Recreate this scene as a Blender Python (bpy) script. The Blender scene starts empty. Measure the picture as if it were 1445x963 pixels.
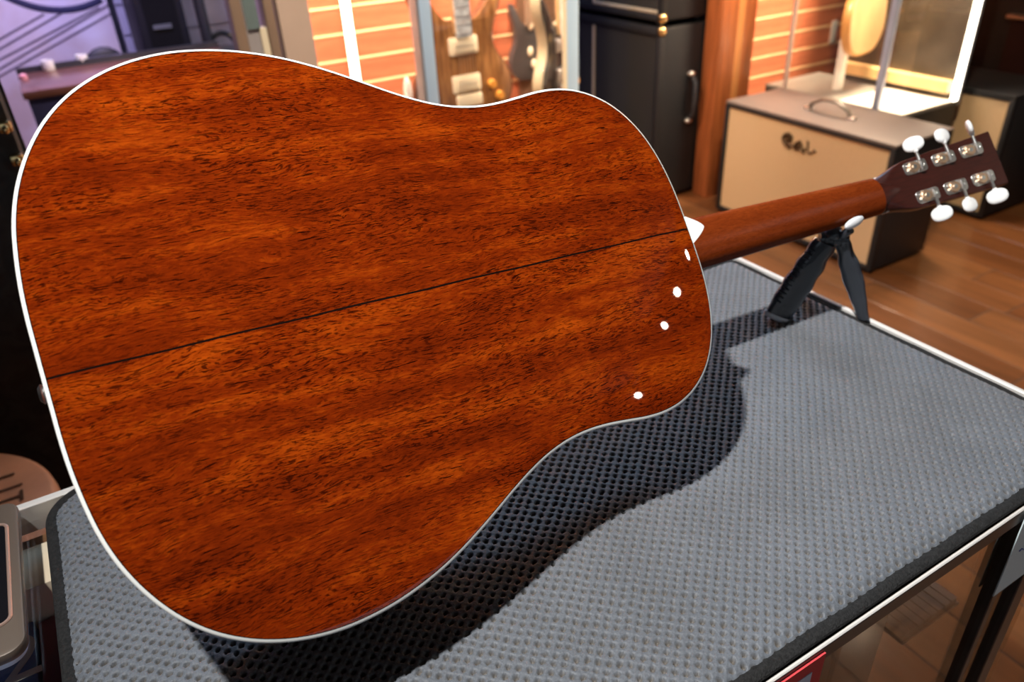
import bpy, bmesh, math, random
import numpy as np
from mathutils import Vector, Matrix
random.seed(7)
rng = np.random.default_rng(7)
scene = bpy.context.scene
COL = scene.collection
PI = math.pi

# ------------------------------------------------------------------ camera
H = 1.38                                   # camera height above the shop floor
CAM = np.array([0.0, 0.0, H])
# rows: world X (along the counter), Y (away across the counter), Z (up) in camera axes (right, down, forward)
MC = np.array([[0.85544607, -0.3021276, 0.42063159],
               [-0.51590534, -0.42606448, 0.74317611],
               [-0.04531784, -0.85275317, -0.52034443]])
FPX, PCX, PCY = 1084.0, 722.5, 481.5
cd = bpy.data.cameras.new('camera')
cam = bpy.data.objects.new('camera', cd)
COL.objects.link(cam)
cd.sensor_width = 36.0
cd.lens = FPX / 1445.0 * 36.0
cd.clip_start = 0.02
cd.dof.use_dof = True
cd.dof.focus_distance = 0.60
cd.dof.aperture_fstop = 6.3
mw = Matrix.Identity(4)
for i in range(3):
    mw[i][0], mw[i][1], mw[i][2], mw[i][3] = MC[i, 0], -MC[i, 1], -MC[i, 2], CAM[i]
cam.matrix_world = mw
scene.camera = cam

# ------------------------------------------------------------------ world, lights, exposure
w = bpy.data.worlds.new('shop_daylight')
scene.world = w
w.use_nodes = True
w.node_tree.nodes['Background'].inputs[0].default_value = (0.72, 0.85, 1.0, 1)
w.node_tree.nodes['Background'].inputs[1].default_value = 0.6
scene.view_settings.view_transform = 'Standard'
scene.view_settings.look = 'None'
scene.view_settings.gamma = 1.0
scene.view_settings.use_curve_mapping = False
scene.view_settings.exposure = -0.1


def lamp(name, kind, loc, target, power, color, **kw):
    l = bpy.data.lights.new(name, kind)
    l.energy = power
    l.color = color
    for k, v in kw.items():
        setattr(l, k, v)
    o = bpy.data.objects.new(name, l)
    COL.objects.link(o)
    o.location = loc
    d = Vector(target) - Vector(loc)
    o.rotation_euler = d.to_track_quat('-Z', 'Y').to_euler()
    return o


lamp('counter_spot_offscreen', 'SPOT', (-0.44, 0.33, 2.84), (0.64, 0.45, 0.9), 360, (1.0, 0.97, 0.94),
     spot_size=math.radians(58), spot_blend=1.0, shadow_soft_size=0.035)
lamp('cool_ceiling_light_offscreen', 'AREA', (1.9, 2.9, 2.75), (0.8, 0.6, 0.9), 40, (0.45, 0.7, 1.0), shape='RECTANGLE', size=1.4, size_y=0.7)
lamp('cabinet_light_one_offscreen', 'AREA', (0.95, 2.62, 1.75), (0.95, 2.85, 0.6), 18, (1.0, 0.66, 0.42), shape='RECTANGLE', size=0.4, size_y=0.15)
lamp('cabinet_light_two_offscreen', 'AREA', (1.35, 2.42, 1.75), (1.35, 2.8, 0.6), 26, (1.0, 0.74, 0.54), shape='RECTANGLE', size=0.4, size_y=0.12)
lamp('vitrine_light_offscreen', 'AREA', (3.05, 2.05, 1.9), (3.25, 2.7, 0.6), 120, (1.0, 0.74, 0.5), shape='RECTANGLE', size=0.3, size_y=0.4)
lamp('purple_light_offscreen', 'AREA', (0.1, 2.9, 2.2), (0.05, 3.9, 0.8), 42, (0.60, 0.50, 1.0), shape='RECTANGLE', size=0.8, size_y=0.3)
lamp('display_spot_offscreen', 'SPOT', (0.4, 1.0, 2.9), (0.85, 2.4, 0.9), 260, (1.0, 0.84, 0.68), spot_size=math.radians(50), spot_blend=0.6, shadow_soft_size=0.05)
lamp('floor_spot_offscreen', 'SPOT', (1.2, 0.9, 2.9), (2.5, 1.75, 0.2), 270, (1.0, 0.76, 0.5), spot_size=math.radians(62), spot_blend=0.7, shadow_soft_size=0.05)


# ------------------------------------------------------------------ pixel helpers (directions only; distance from the plane touched)
def ray(px, py):
    return MC @ np.array([(px - PCX) / FPX, (py - PCY) / FPX, 1.0])


def onx(px, py, v):
    r = ray(px, py)
    return CAM + r * (v / r[0])


def ony(px, py, v):
    r = ray(px, py)
    return CAM + r * (v / r[1])


def onz(px, py, v):
    r = ray(px, py)
    return CAM + r * ((v - H) / r[2])


# ------------------------------------------------------------------ materials
MATS = {}


def material(name, col, rough=0.5, metal=0.0, coat=0.0, coat_rough=0.03, var=0.12, scale=8.0, stretch=(1, 1, 1), bump=0.0,
             bscale=None, emit=0.0, ecol=None, spec=0.5, sheen=0.0, sss=0.0, col2=None, generated=False):
    if name in MATS:
        return MATS[name]
    m = bpy.data.materials.new(name)
    m.use_nodes = True
    nt = m.node_tree
    b = nt.nodes['Principled BSDF']
    tc = nt.nodes.new('ShaderNodeTexCoord')
    mp = nt.nodes.new('ShaderNodeMapping')
    mp.inputs['Scale'].default_value = stretch
    nt.links.new(tc.outputs['Object'], mp.inputs[0])
    nz = nt.nodes.new('ShaderNodeTexNoise')
    nz.inputs['Scale'].default_value = scale
    nz.inputs['Detail'].default_value = 5
    nt.links.new(mp.outputs[0], nz.inputs['Vector'])
    cr = nt.nodes.new('ShaderNodeValToRGB')
    c2 = col2 if col2 else tuple(min(1, c * (1 + var)) for c in col)
    c1 = tuple(c * (1 - var) for c in col) if not col2 else col
    cr.color_ramp.elements[0].position = 0.32
    cr.color_ramp.elements[1].position = 0.68
    cr.color_ramp.elements[0].color = (*c1, 1)
    cr.color_ramp.elements[1].color = (*c2, 1)
    nt.links.new(nz.outputs[0], cr.inputs[0])
    nt.links.new(cr.outputs[0], b.inputs['Base Color'])
    b.inputs['Roughness'].default_value = rough
    b.inputs['Metallic'].default_value = metal
    b.inputs['Coat Weight'].default_value = coat
    b.inputs['Coat Roughness'].default_value = coat_rough
    b.inputs['Specular IOR Level'].default_value = spec
    b.inputs['Sheen Weight'].default_value = sheen
    b.inputs['Subsurface Weight'].default_value = sss
    if emit:
        b.inputs['Emission Color'].default_value = (*(ecol or col), 1)
        b.inputs['Emission Strength'].default_value = emit
    if bump:
        nb = nt.nodes.new('ShaderNodeTexNoise')
        nb.inputs['Scale'].default_value = bscale or scale * 4
        nb.inputs['Detail'].default_value = 4
        nt.links.new(mp.outputs[0], nb.inputs['Vector'])
        bp = nt.nodes.new('ShaderNodeBump')
        bp.inputs['Strength'].default_value = bump
        bp.inputs['Distance'].default_value = 0.002
        nt.links.new(nb.outputs[0], bp.inputs['Height'])
        nt.links.new(bp.outputs[0], b.inputs['Normal'])
    MATS[name] = m
    return m


def glass_material(name, tint=(1, 1, 1), rough=0.0, ior=1.5):
    m = bpy.data.materials.new(name)
    m.use_nodes = True
    nt = m.node_tree
    nt.nodes.remove(nt.nodes['Principled BSDF'])
    out = nt.nodes['Material Output']
    fr = nt.nodes.new('ShaderNodeFresnel')
    # rays are not bent here, so both faces use the outside index
    ge = nt.nodes.new('ShaderNodeNewGeometry')
    mr = nt.nodes.new('ShaderNodeMapRange')
    mr.inputs['To Min'].default_value = ior
    mr.inputs['To Max'].default_value = 1 / ior
    nt.links.new(ge.outputs['Backfacing'], mr.inputs['Value'])
    nt.links.new(mr.outputs[0], fr.inputs[0])
    tr = nt.nodes.new('ShaderNodeBsdfTransparent')
    tr.inputs[0].default_value = (*tint, 1)
    gl = nt.nodes.new('ShaderNodeBsdfGlossy')
    gl.inputs['Roughness'].default_value = rough
    mx = nt.nodes.new('ShaderNodeMixShader')
    nt.links.new(fr.outputs[0], mx.inputs[0])
    nt.links.new(tr.outputs[0], mx.inputs[1])
    nt.links.new(gl.outputs[0], mx.inputs[2])
    nt.links.new(mx.outputs[0], out.inputs[0])
    MATS[name] = m
    return m


def mahogany(name, lo, mid, hi, coat=1.0, pore=1.0, coat_rough=0.015):
    """long-grained mahogany with short dark pore dashes, grain along object X, under lacquer"""
    m = bpy.data.materials.new(name)
    m.use_nodes = True
    nt = m.node_tree
    N = nt.nodes.new
    L = nt.links.new
    b = nt.nodes['Principled BSDF']
    tc = N('ShaderNodeTexCoord')

    def mapping(src, sc):
        mp = N('ShaderNodeMapping')
        mp.inputs['Scale'].default_value = sc
        L(src, mp.inputs[0])
        return mp.outputs[0]

    def noise(src, sc, det=4, rough=0.55, dist=0.0):
        n = N('ShaderNodeTexNoise')
        n.inputs['Scale'].default_value = sc
        n.inputs['Detail'].default_value = det
        n.inputs['Roughness'].default_value = rough
        n.inputs['Distortion'].default_value = dist
        L(src, n.inputs['Vector'])
        return n

    def mrange(src, a, bb, c=0.0, d=1.0):
        r = N('ShaderNodeMapRange')
        r.interpolation_type = 'SMOOTHSTEP'
        for k, v in zip(('From Min', 'From Max', 'To Min', 'To Max'), (a, bb, c, d)):
            r.inputs[k].default_value = v
        L(src, r.inputs['Value'])
        return r.outputs[0]

    def vmath(op, a, bb):
        v = N('ShaderNodeVectorMath')
        v.operation = op
        for k, s in enumerate((a, bb)):
            if hasattr(s, 'is_linked'):
                L(s, v.inputs[k])
            else:
                v.inputs[k].default_value = s
        return v.outputs[0]

    def fmath(op, a, bb):
        v = N('ShaderNodeMath')
        v.operation = op
        for k, s in enumerate((a, bb)):
            if hasattr(s, 'is_linked'):
                L(s, v.inputs[k])
            else:
                v.inputs[k].default_value = s
        return v.outputs[0]

    # gently wandering grain
    warp = noise(mapping(tc.outputs['Object'], (5, 14, 5)), 1.0, 3)
    wv = vmath('MULTIPLY', vmath('SUBTRACT', warp.outputs['Color'], (0.5, 0.5, 0.5)), (0.0, 0.03, 0.0))
    co = vmath('ADD', tc.outputs['Object'], wv)
    warp2 = noise(mapping(tc.outputs['Object'], (55, 110, 55)), 1.0, 3)
    wv2 = vmath('MULTIPLY', vmath('SUBTRACT', warp2.outputs['Color'], (0.5, 0.5, 0.5)), (0.0, 0.006, 0.0))
    co2 = vmath('ADD', co, wv2)
    streak = noise(mapping(co, (3, 45, 3)), 1.0, 5, 0.6)
    fine = noise(mapping(co2, (110, 600, 110)), 1.0, 4, 0.65)
    mott = noise(mapping(co, (16, 22, 16)), 1.0, 4, 0.6, 0.4)
    cr = N('ShaderNodeValToRGB')
    e = cr.color_ramp.elements
    e[0].position, e[0].color = 0.33, (*lo, 1)
    e[1].position, e[1].color = 0.70, (*hi, 1)
    x = e.new(0.5)
    x.color = (*mid, 1)
    s = fmath('ADD', fmath('MULTIPLY', streak.outputs[0], 0.45), fmath('MULTIPLY', mott.outputs[0], 0.25))
    s = fmath('ADD', s, fmath('MULTIPLY', fine.outputs[0], 0.3))
    L(s, cr.inputs[0])
    pores = noise(mapping(co2, (190, 1250, 190)), 1.0, 2, 0.5)
    dens = noise(mapping(co, (9, 26, 9)), 1.0, 3)
    pv = mrange(pores.outputs[0], 0.52, 0.61)
    pv = fmath('MULTIPLY', pv, mrange(dens.outputs[0], 0.35, 0.62, 0.35, 1.0))
    pv = fmath('MULTIPLY', pv, 0.8 * pore)
    pores2 = noise(mapping(co, (60, 900, 60)), 1.0, 2, 0.5)
    pv = fmath('MAXIMUM', pv, fmath('MULTIPLY', mrange(pores2.outputs[0], 0.61, 0.67), 0.9 * pore))
    mx = N('ShaderNodeMix')
    mx.data_type = 'RGBA'
    L(pv, mx.inputs['Factor'])
    L(cr.outputs[0], mx.inputs[6])
    mx.inputs[7].default_value = (lo[0] * 0.18, lo[1] * 0.18, lo[2] * 0.3, 1)
    L(mx.outputs[2], b.inputs['Base Color'])
    b.inputs['Roughness'].default_value = 0.5
    b.inputs['Specular IOR Level'].default_value = 0.0
    b.inputs['Coat Weight'].default_value = coat
    b.inputs['Coat Roughness'].default_value = coat_rough
    b.inputs['Coat IOR'].default_value = 1.5
    MATS[name] = m
    return m


WOOD_BACK = mahogany('lacquered_mahogany', (0.050, 0.0040, 0.0007), (0.175, 0.0175, 0.0013), (0.45, 0.070, 0.0033))
WOOD_NECK = mahogany('brown_neck_mahogany', (0.10, 0.014, 0.003), (0.17, 0.028, 0.005), (0.26, 0.05, 0.008), pore=0.3, coat=0.2, coat_rough=0.25)
WOOD_HEAD = material('dark_headstock_lacquer', (0.034, 0.0065, 0.004), 0.4, coat=0.2, coat_rough=0.2, spec=0.3, var=0.3, scale=60, stretch=(1, 8, 1))
IVORY = material('white_binding', (0.86, 0.86, 0.82), 0.3, coat=0.4, var=0.02)
BLACKLINE = material('black_inlay', (0.008, 0.004, 0.003), 0.9, spec=0.0)
SPRUCE = material('spruce_top', (0.62, 0.42, 0.22), 0.35, coat=0.8, scale=30, stretch=(1, 12, 1))
EBONY = material('dark_fretboard', (0.03, 0.016, 0.01), 0.45)
NICKEL = material('nickel', (0.85, 0.84, 0.82), 0.28, metal=1.0, var=0.03)
COPPER = material('warm_brass_gear', (0.95, 0.66, 0.45), 0.35, metal=1.0, var=0.05)
PEARL = material('white_pearl_button', (0.9, 0.9, 0.88), 0.15, coat=0.6, var=0.02)
BLACKPL = material('black_gloss_plastic', (0.028, 0.032, 0.040), 0.28, coat=0.6, var=0.1, bump=0.05, bscale=300)
GREYPAD = material('grey_rubber', (0.55, 0.57, 0.6), 0.6, var=0.04)
WHITEPAD = material('white_foam', (0.78, 0.8, 0.82), 0.6, var=0.04)
ALU = material('white_aluminium', (0.82, 0.8, 0.76), 0.3, metal=0.25, var=0.03)
BRONZE = material('brown_metal_rail', (0.10, 0.088, 0.082), 0.4, metal=0.3, var=0.15, scale=3, stretch=(1, 10, 10))
GLASS = glass_material('clear_glass')
SMOKE = glass_material('counter_front_glass', (0.86, 0.82, 0.78))
TOLEX = material('black_tolex', (0.012, 0.013, 0.016), 0.5, var=0.2, scale=200, bump=0.25, bscale=500)
TOLEXB = material('taupe_top_tolex', (0.15, 0.125, 0.115), 0.5, var=0.12, scale=200, bump=0.2, bscale=500)
GRILL = material('black_grill_cloth', (0.012, 0.012, 0.013), 0.85, var=0.2, scale=300)
PIPING = material('gold_piping', (0.55, 0.48, 0.36), 0.4, metal=0.4, var=0.05)
GOLD = material('gold_hardware', (0.9, 0.66, 0.3), 0.22, metal=1.0, var=0.05)
CREAM = material('cream_plastic', (0.9, 0.8, 0.58), 0.35, var=0.03)
AMBER = material('amber_knob', (0.75, 0.33, 0.06), 0.25, coat=0.6, var=0.1)
BLUEALU = material('pale_blue_frame', (0.55, 0.76, 1.0), 0.35, var=0.02)
GREYALU = material('grey_frame', (0.34, 0.35, 0.38), 0.4, metal=0.4, var=0.05)
POSTWOOD = material('orange_post_wood', (0.36, 0.11, 0.035), 0.4, coat=0.2, var=0.3, scale=5, stretch=(14, 14, 0.8))
POSTWOOD2 = material('light_orange_post_wood', (0.62, 0.27, 0.09), 0.4, coat=0.2, var=0.2, scale=5, stretch=(14, 14, 0.8))
BOARD = material('orange_siding_board', (0.62, 0.2, 0.1), 0.5, var=0.22, scale=4, stretch=(1, 1, 10))
EDGE_HIGHLIGHT = material('siding_edge_highlight', (0.95, 0.62, 0.34), 0.4, var=0.05)  # pale colour stands in for light caught on the board edges
PLASTER = material('dark_ceiling_paint', (0.03, 0.03, 0.032), 0.9)
WALLP = material('dark_wall_paint', (0.06, 0.045, 0.04), 0.8)
BEIGE = material('beige_panel', (0.62, 0.47, 0.37), 0.6, var=0.04)
TAN = material('tan_panel', (0.28, 0.19, 0.13), 0.6, var=0.08)
LED = material('warm_led_tube', (1, 0.93, 0.8), 0.4, emit=7.0, ecol=(1.0, 0.9, 0.72))
LAMPGLOW = material('spot_lens_glow', (1, 1, 1), 0.4, emit=260.0, ecol=(1.0, 0.93, 0.8))


# ------------------------------------------------------------------ mesh helpers
class G:
    """collects shapes for ONE mesh object"""

    def __init__(self):
        self.v, self.f = [], []

    def add(self, v, f):
        n = len(self.v)
        self.v += [tuple(p) for p in v]
        self.f += [tuple(i + n for i in q) for q in f]
        return self

    def box(self, c, s, rz=0.0, mat=None):
        sx, sy, sz = s[0] / 2, s[1] / 2, s[2] / 2
        vs = []
        for x, y, z in ((-1, -1, -1), (1, -1, -1), (1, 1, -1), (-1, 1, -1), (-1, -1, 1), (1, -1, 1), (1, 1, 1), (-1, 1, 1)):
            p = Vector((x * sx, y * sy, z * sz))
            if rz:
                p = Matrix.Rotation(rz, 3, 'Z') @ p
            if mat:
                p = mat @ p
            vs.append(tuple(p + Vector(c)))
        return self.add(vs, [(0, 3, 2, 1), (4, 5, 6, 7), (0, 1, 5, 4), (1, 2, 6, 5), (2, 3, 7, 6), (3, 0, 4, 7)])

    def mm(self, a, b):
        a, b = np.minimum(a, b), np.maximum(a, b)
        return self.box(tuple((a + b) / 2), tuple(b - a))

    def tube(self, pts, rad, n=10, cap=True, flat=1.0, up=None):
        P = [Vector(p) for p in pts]
        R = rad if hasattr(rad, '__len__') else [rad] * len(P)
        rings, fs = [], []
        u0 = Vector(up) if up else None
        for i, p in enumerate(P):
            t = (P[min(i + 1, len(P) - 1)] - P[max(i - 1, 0)]).normalized()
            if u0 is None:
                u0 = t.orthogonal().normalized()
            u = (u0 - t * u0.dot(t))
            u = u.normalized() if u.length > 1e-6 else t.orthogonal().normalized()
            if not up:
                u0 = u
            vv = t.cross(u)
            for k in range(n):
                a = 2 * PI * k / n
                rings.append(p + u * (math.cos(a) * R[i] * flat) + vv * (math.sin(a) * R[i]))
        for i in range(len(P) - 1):
            for k in range(n):
                fs.append((i * n + k, i * n + (k + 1) % n, (i + 1) * n + (k + 1) % n, (i + 1) * n + k))
        if cap:
            fs.append(tuple(reversed(range(n))))
            fs.append(tuple(range((len(P) - 1) * n, len(P) * n)))
        return self.add(rings, fs)

    def cyl(self, a, b, r, n=16, r2=None):
        return self.tube([a, b], [r, r if r2 is None else r2], n)

    def lathe(self, prof, c=(0, 0, 0), n=32):
        """profile [(r,z)] about Z"""
        vs, fs = [], []
        for r, z in prof:
            for k in range(n):
                a = 2 * PI * k / n
                vs.append((c[0] + r * math.cos(a), c[1] + r * math.sin(a), c[2] + z))
        for i in range(len(prof) - 1):
            for k in range(n):
                fs.append((i * n + k, i * n + (k + 1) % n, (i + 1) * n + (k + 1) % n, (i + 1) * n + k))
        fs.append(tuple(reversed(range(n))))
        fs.append(tuple(range((len(prof) - 1) * n, len(prof) * n)))
        return self.add(vs, fs)

    def ellipsoid(self, c, r, nu=18, nv=10, mat=None, e=1.0):
        vs, fs = [], []
        for i in range(nv + 1):
            t = -PI / 2 + PI * i / nv
            for k in range(nu):
                a = 2 * PI * k / nu
                q = [math.cos(t) * math.cos(a), math.cos(t) * math.sin(a), math.sin(t)]
                q = [math.copysign(abs(x) ** e, x) for x in q]
                p = Vector((q[0] * r[0], q[1] * r[1], q[2] * r[2]))
                if mat:
                    p = mat @ p
                vs.append(tuple(p + Vector(c)))
        for i in range(nv):
            for k in range(nu):
                fs.append((i * nu + k, i * nu + (k + 1) % nu, (i + 1) * nu + (k + 1) % nu, (i + 1) * nu + k))
        return self.add(vs, fs)

    def prism(self, pts, h, mat=None, off=(0, 0, 0)):
        """2-D outline extruded along local z (0..h), placed by a 3x3 matrix and offset"""
        n = len(pts)
        vs = [Vector((x, y, 0)) for x, y in pts] + [Vector((x, y, h)) for x, y in pts]
        if mat:
            vs = [mat @ p for p in vs]
        vs = [tuple(p + Vector(off)) for p in vs]
        fs = [tuple(reversed(range(n))), tuple(range(n, 2 * n))] + [(k, (k + 1) % n, n + (k + 1) % n, n + k) for k in range(n)]
        return self.add(vs, fs)

    def build(self, name, m, parent=None, smooth=False, bevel=0.0, angle=35, seg=2):
        me = bpy.data.meshes.new(name)
        me.from_pydata(self.v, [], self.f)
        me.update()
        bm = bmesh.new()
        bm.from_mesh(me)
        bmesh.ops.recalc_face_normals(bm, faces=bm.faces)
        if bevel:
            es = [e for e in bm.edges if len(e.link_faces) == 2 and e.calc_face_angle(0) > math.radians(40)]
            bmesh.ops.bevel(bm, geom=es, offset=bevel, segments=seg, affect='EDGES', profile=0.5, clamp_overlap=True)
        bm.to_mesh(me)
        bm.free()
        o = bpy.data.objects.new(name, me)
        COL.objects.link(o)
        me.materials.append(m)
        if smooth or bevel:
            me.polygons.foreach_set('use_smooth', [True] * len(me.polygons))
            try:
                me.set_sharp_from_angle(angle=math.radians(angle))
            except Exception:
                pass
        if parent:
            o.parent = parent
        return o


def tag(o, label=None, cat=None, group=None, kind=None):
    if label:
        o['label'] = label
    if cat:
        o['category'] = cat
    if group:
        o['group'] = group
    if kind:
        o['kind'] = kind
    return o


def empty(name, loc=(0, 0, 0), label=None, cat=None, group=None):
    o = bpy.data.objects.new(name, None)
    COL.objects.link(o)
    o.location = loc
    o.empty_display_size = 0.05
    return tag(o, label, cat, group)


def keep(o, parent):
    """parent a mesh given in world coordinates under an empty that only has a location"""
    o.parent = parent
    o.matrix_parent_inverse = Matrix.Translation(-Vector(parent.location))
    return o


def text_mesh(name, s, size, m, mat4, parent=None, ext=0.0003):
    c = bpy.data.curves.new(name, 'FONT')
    c.body = s
    c.size = size
    c.extrude = ext
    c.align_x = 'CENTER'
    c.align_y = 'CENTER'
    t = bpy.data.objects.new(name + '_tmp', c)
    COL.objects.link(t)
    me = bpy.data.meshes.new_from_object(t.evaluated_get(bpy.context.evaluated_depsgraph_get()))
    bpy.data.objects.remove(t)
    me.name = name
    me.materials.clear()
    me.materials.append(m)
    me.transform(mat4)
    o = bpy.data.objects.new(name, me)
    COL.objects.link(o)
    if parent:
        keep(o, parent)
    return o


def frame4(ex, ey, ez, o):
    m = Matrix.Identity(4)
    for i in range(3):
        m[i][0], m[i][1], m[i][2], m[i][3] = ex[i], ey[i], ez[i], o[i]
    return m


# ================================================================== THE ROOM
FLOORB = material('floor_gap', (0.05, 0.025, 0.012), 0.7)
fl = G().mm(np.array([-5, -4.5, -0.06]), np.array([5.4, 4.2, -0.0005])).build('floor', FLOORB)
tag(fl, kind='structure')
PLANKS = [material('oak_plank_%d' % k, c, 0.32, coat=0.35, coat_rough=0.12, var=0.28, scale=2.2, stretch=(9, 0.9, 1))
          for k, c in enumerate(((0.15, 0.058, 0.02), (0.115, 0.042, 0.014), (0.185, 0.075, 0.028), (0.13, 0.047, 0.016), (0.165, 0.067, 0.024)))]
PW, PLN = 0.145, 1.35
proto = [G().box((0, 0, 0), (PW - 0.003, PLN - 0.003, 0.012)).build('plank', PLANKS[k], fl, bevel=0.0012, seg=1) for k in range(5)]
count = 0
for ix in range(-8, 37):
    x = ix * PW + 0.07
    offs = random.uniform(0, PLN)
    for iy in range(-2, 5):
        y = -2.4 + iy * PLN + offs
        if y > 4.3 or y < -2.6:
            continue
        if count > 290:
            break
        p = proto[random.randrange(5)]
        o = p if count < 0 else p.copy()
        COL.objects.link(o)
        o.parent = fl
        o.location = (x, y, -0.006 + random.uniform(0, 0.0006))
        count += 1
for p in proto:
    bpy.data.objects.remove(p)

tag(G().mm(np.array([-5, -4.5, 3.0]), np.array([5.4, 4.2, 3.06])).build('ceiling', PLASTER), kind='structure')
tag(G().mm(np.array([-5, 4.0, 0]), np.array([5.4, 4.1, 3.0])).build('wall_back', WALLP), kind='structure')
tag(G().mm(np.array([5.2, -4.5, 0]), np.array([5.3, 4.0, 3.0])).build('wall_right', material('right_wall_paint', (0.035, 0.033, 0.034), 0.8)), kind='structure')
tag(G().mm(np.array([-5, -4.5, 0]), np.array([-4.9, 4.0, 3.0])).build('wall_left', WALLP), kind='structure')
# shop front behind the camera: low wall, lintel and mullions around open daylight
sf = G()
sf.mm(np.array([-4.9, -4.5, 0]), np.array([5.2, -4.4, 0.9]))
sf.mm(np.array([-4.9, -4.5, 2.3]), np.array([5.2, -4.4, 3.0]))
for x in (-4.85, -2.4, 0.0, 2.4, 5.1):
    sf.mm(np.array([x, -4.5, 0.9]), np.array([x + 0.1, -4.4, 2.3]))
tag(sf.build('wall_front', material('shopfront_wood', (0.35, 0.17, 0.07), 0.6, var=0.2, scale=3)), kind='structure')


def siding(name, x0, x1, y, z0, pitch, ztop, joints_at):
    """wall of horizontal boards with a pale rounded bead along every joint, coloured as light caught on the edges"""
    wl = tag(G().mm(np.array([x0, y, 0]), np.array([x1, y + 0.04, ztop])).build(name, WALLP), kind='structure')
    n0 = -int(joints_at / pitch)
    b = G().box((0, 0, 0), (x1 - x0, 0.016, pitch - 0.012)).build('board', BOARD, wl, bevel=0.003, seg=1)
    d = G().tube([(-(x1 - x0) / 2, 0, 0), ((x1 - x0) / 2, 0, 0)], 0.0075, 8).build('highlight_bead', EDGE_HIGHLIGHT, wl, smooth=True)
    first = True
    z = joints_at + n0 * pitch
    while z < ztop - pitch:
        bb = b if first else b.copy()
        dd = d if first else d.copy()
        if not first:
            COL.objects.link(bb)
            COL.objects.link(dd)
        bb.parent = dd.parent = wl
        bb.location = ((x0 + x1) / 2, y - 0.008, z + pitch / 2)
        dd.location = ((x0 + x1) / 2, y - 0.012, z)
        first = False
        z += pitch
    return wl


siding('wall_siding', 0.72, 1.93, 2.86, 0, 0.09, 1.85, 0.999)
siding('wall_vitrine_siding', 2.70, 3.72, 2.76, 0, 0.09, 1.9, 0.734)

# ================================================================== DISPLAY COUNTER
GT = 0.876              # top of the counter glass
MT = 0.888              # top of the mat
X0, X1, YF, YB = -1.25, 0.795, 0.205, 0.735
cnt = empty('display_counter', ((X0 + X1) / 2, (YF + YB) / 2, 0.0), 'glass topped display counter with brown metal frame under the grey mat', 'counter')
k = lambda g, n, m, **kw: keep(g.build(n, m, **kw), cnt)
k(G().mm(np.array([X0, YF + 0.0126, GT - 0.008]), np.array([X1 - 0.006, YB - 0.009, GT])), 'top_glass', GLASS)
k(G().mm(np.array([X0, YB - 0.009, GT - 0.03]), np.array([X1, YB, GT + 0.0015])), 'back_rail', ALU, bevel=0.001, seg=1)
k(G().mm(np.array([X1 - 0.0065, YF + 0.004, GT - 0.03]), np.array([X1, YB - 0.009, GT + 0.0095])), 'end_rail', ALU, bevel=0.001, seg=1)
k(G().mm(np.array([X0, YF + 0.0035, GT - 0.0015]), np.array([X1 - 0.006, YF + 0.0068, GT + 0.0012])), 'front_trim', ALU, bevel=0.001, seg=1)
k(G().mm(np.array([X0, YF + 0.0037, GT - 0.018]), np.array([X1 - 0.006, YF + 0.0125, GT - 0.0015])), 'front_rail', BRONZE, bevel=0.001, seg=1)
k(G().mm(np.array([X0, YF + 0.008, 0.12]), np.array([X1 - 0.05, YF + 0.013, GT - 0.018])), 'front_glass', SMOKE)
for xx, wd in ((0.636, 0.010), (0.690, 0.022)):
    k(G().mm(np.array([xx, YF + 0.002, 0.1]), np.array([xx + wd, YF + 0.022, GT - 0.018])), 'front_post', BRONZE, bevel=0.001, seg=1)
k(G().mm(np.array([X1 - 0.02, YB - 0.03, 0.1]), np.array([X1 - 0.004, YB - 0.004, GT - 0.03])), 'back_post', BRONZE)
CBW = material('counter_deck_wood', (0.20, 0.095, 0.04), 0.45, var=0.35, scale=3, stretch=(2, 12, 1))
k(G().mm(np.array([X0, YF + 0.004, 0.0]), np.array([X1 - 0.03, YB, 0.12])), 'plinth', BRONZE)
k(G().mm(np.array([X0, YF + 0.02, 0.42]), np.array([X1 - 0.1, YB - 0.03, 0.436])), 'deck', CBW)
k(G().mm(np.array([X0, YB - 0.03, 0.12]), np.array([X1 - 0.03, YB - 0.018, GT - 0.03])), 'back_panel', CBW)
k(G().mm(np.array([X0, YF + 0.19, 0.76]), np.array([-0.02, YB - 0.03, 0.768])), 'glass_shelf', GLASS)

# things inside and on the counter
BLUEPAPER = material('pale_blue_card', (0.80, 0.94, 0.97), 0.7, var=0.02)
REDP = material('red_card', (0.72, 0.06, 0.07), 0.55, var=0.05)
PALE = material('pale_print_paper', (0.72, 0.8, 0.95), 0.7, var=0.04)
INK = material('blue_ink', (0.13, 0.18, 0.55), 0.6)
BEIGEP = material('beige_cardboard', (0.42, 0.34, 0.26), 0.8, var=0.08)
card = G().mm(np.array([0.633, YF + 0.0005, 0.764]), np.array([0.79, YF + 0.0015, 0.868])).build('price_card', BLUEPAPER)
tag(card, 'pale blue paper card with blue handwriting taped to the counter front', 'card')
sq = G()
pts = []
for i in range(60):
    t = i / 59
    pts.append((0.648 + t * 0.11, YF + 0.0002, 0.817 + 0.004 * math.sin(t * 60) * (0.4 + 0.6 * math.sin(t * 9) ** 2) + 0.002 * t))
sq.tube(pts, 0.0006, 5)
keep_ink = sq.build('handwriting', INK)
keep_ink.parent = card
q = ony(1166, 922, YF + 0.0018)
rx, rz = float(q[0]), float(q[2])
rs = G().mm(np.array([rx - 0.115, YF + 0.0018, rz - 0.115]), np.array([rx, YF + 0.0036, rz])).build('red_sign', REDP)
tag(rs, 'small red bordered sign stuck to the counter front glass', 'sign')
pc = G().mm(np.array([rx - 0.102, YF + 0.0012, rz - 0.102]), np.array([rx - 0.013, YF + 0.0019, rz - 0.0125])).build('paper_face', PALE)
pc.parent = rs
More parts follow.
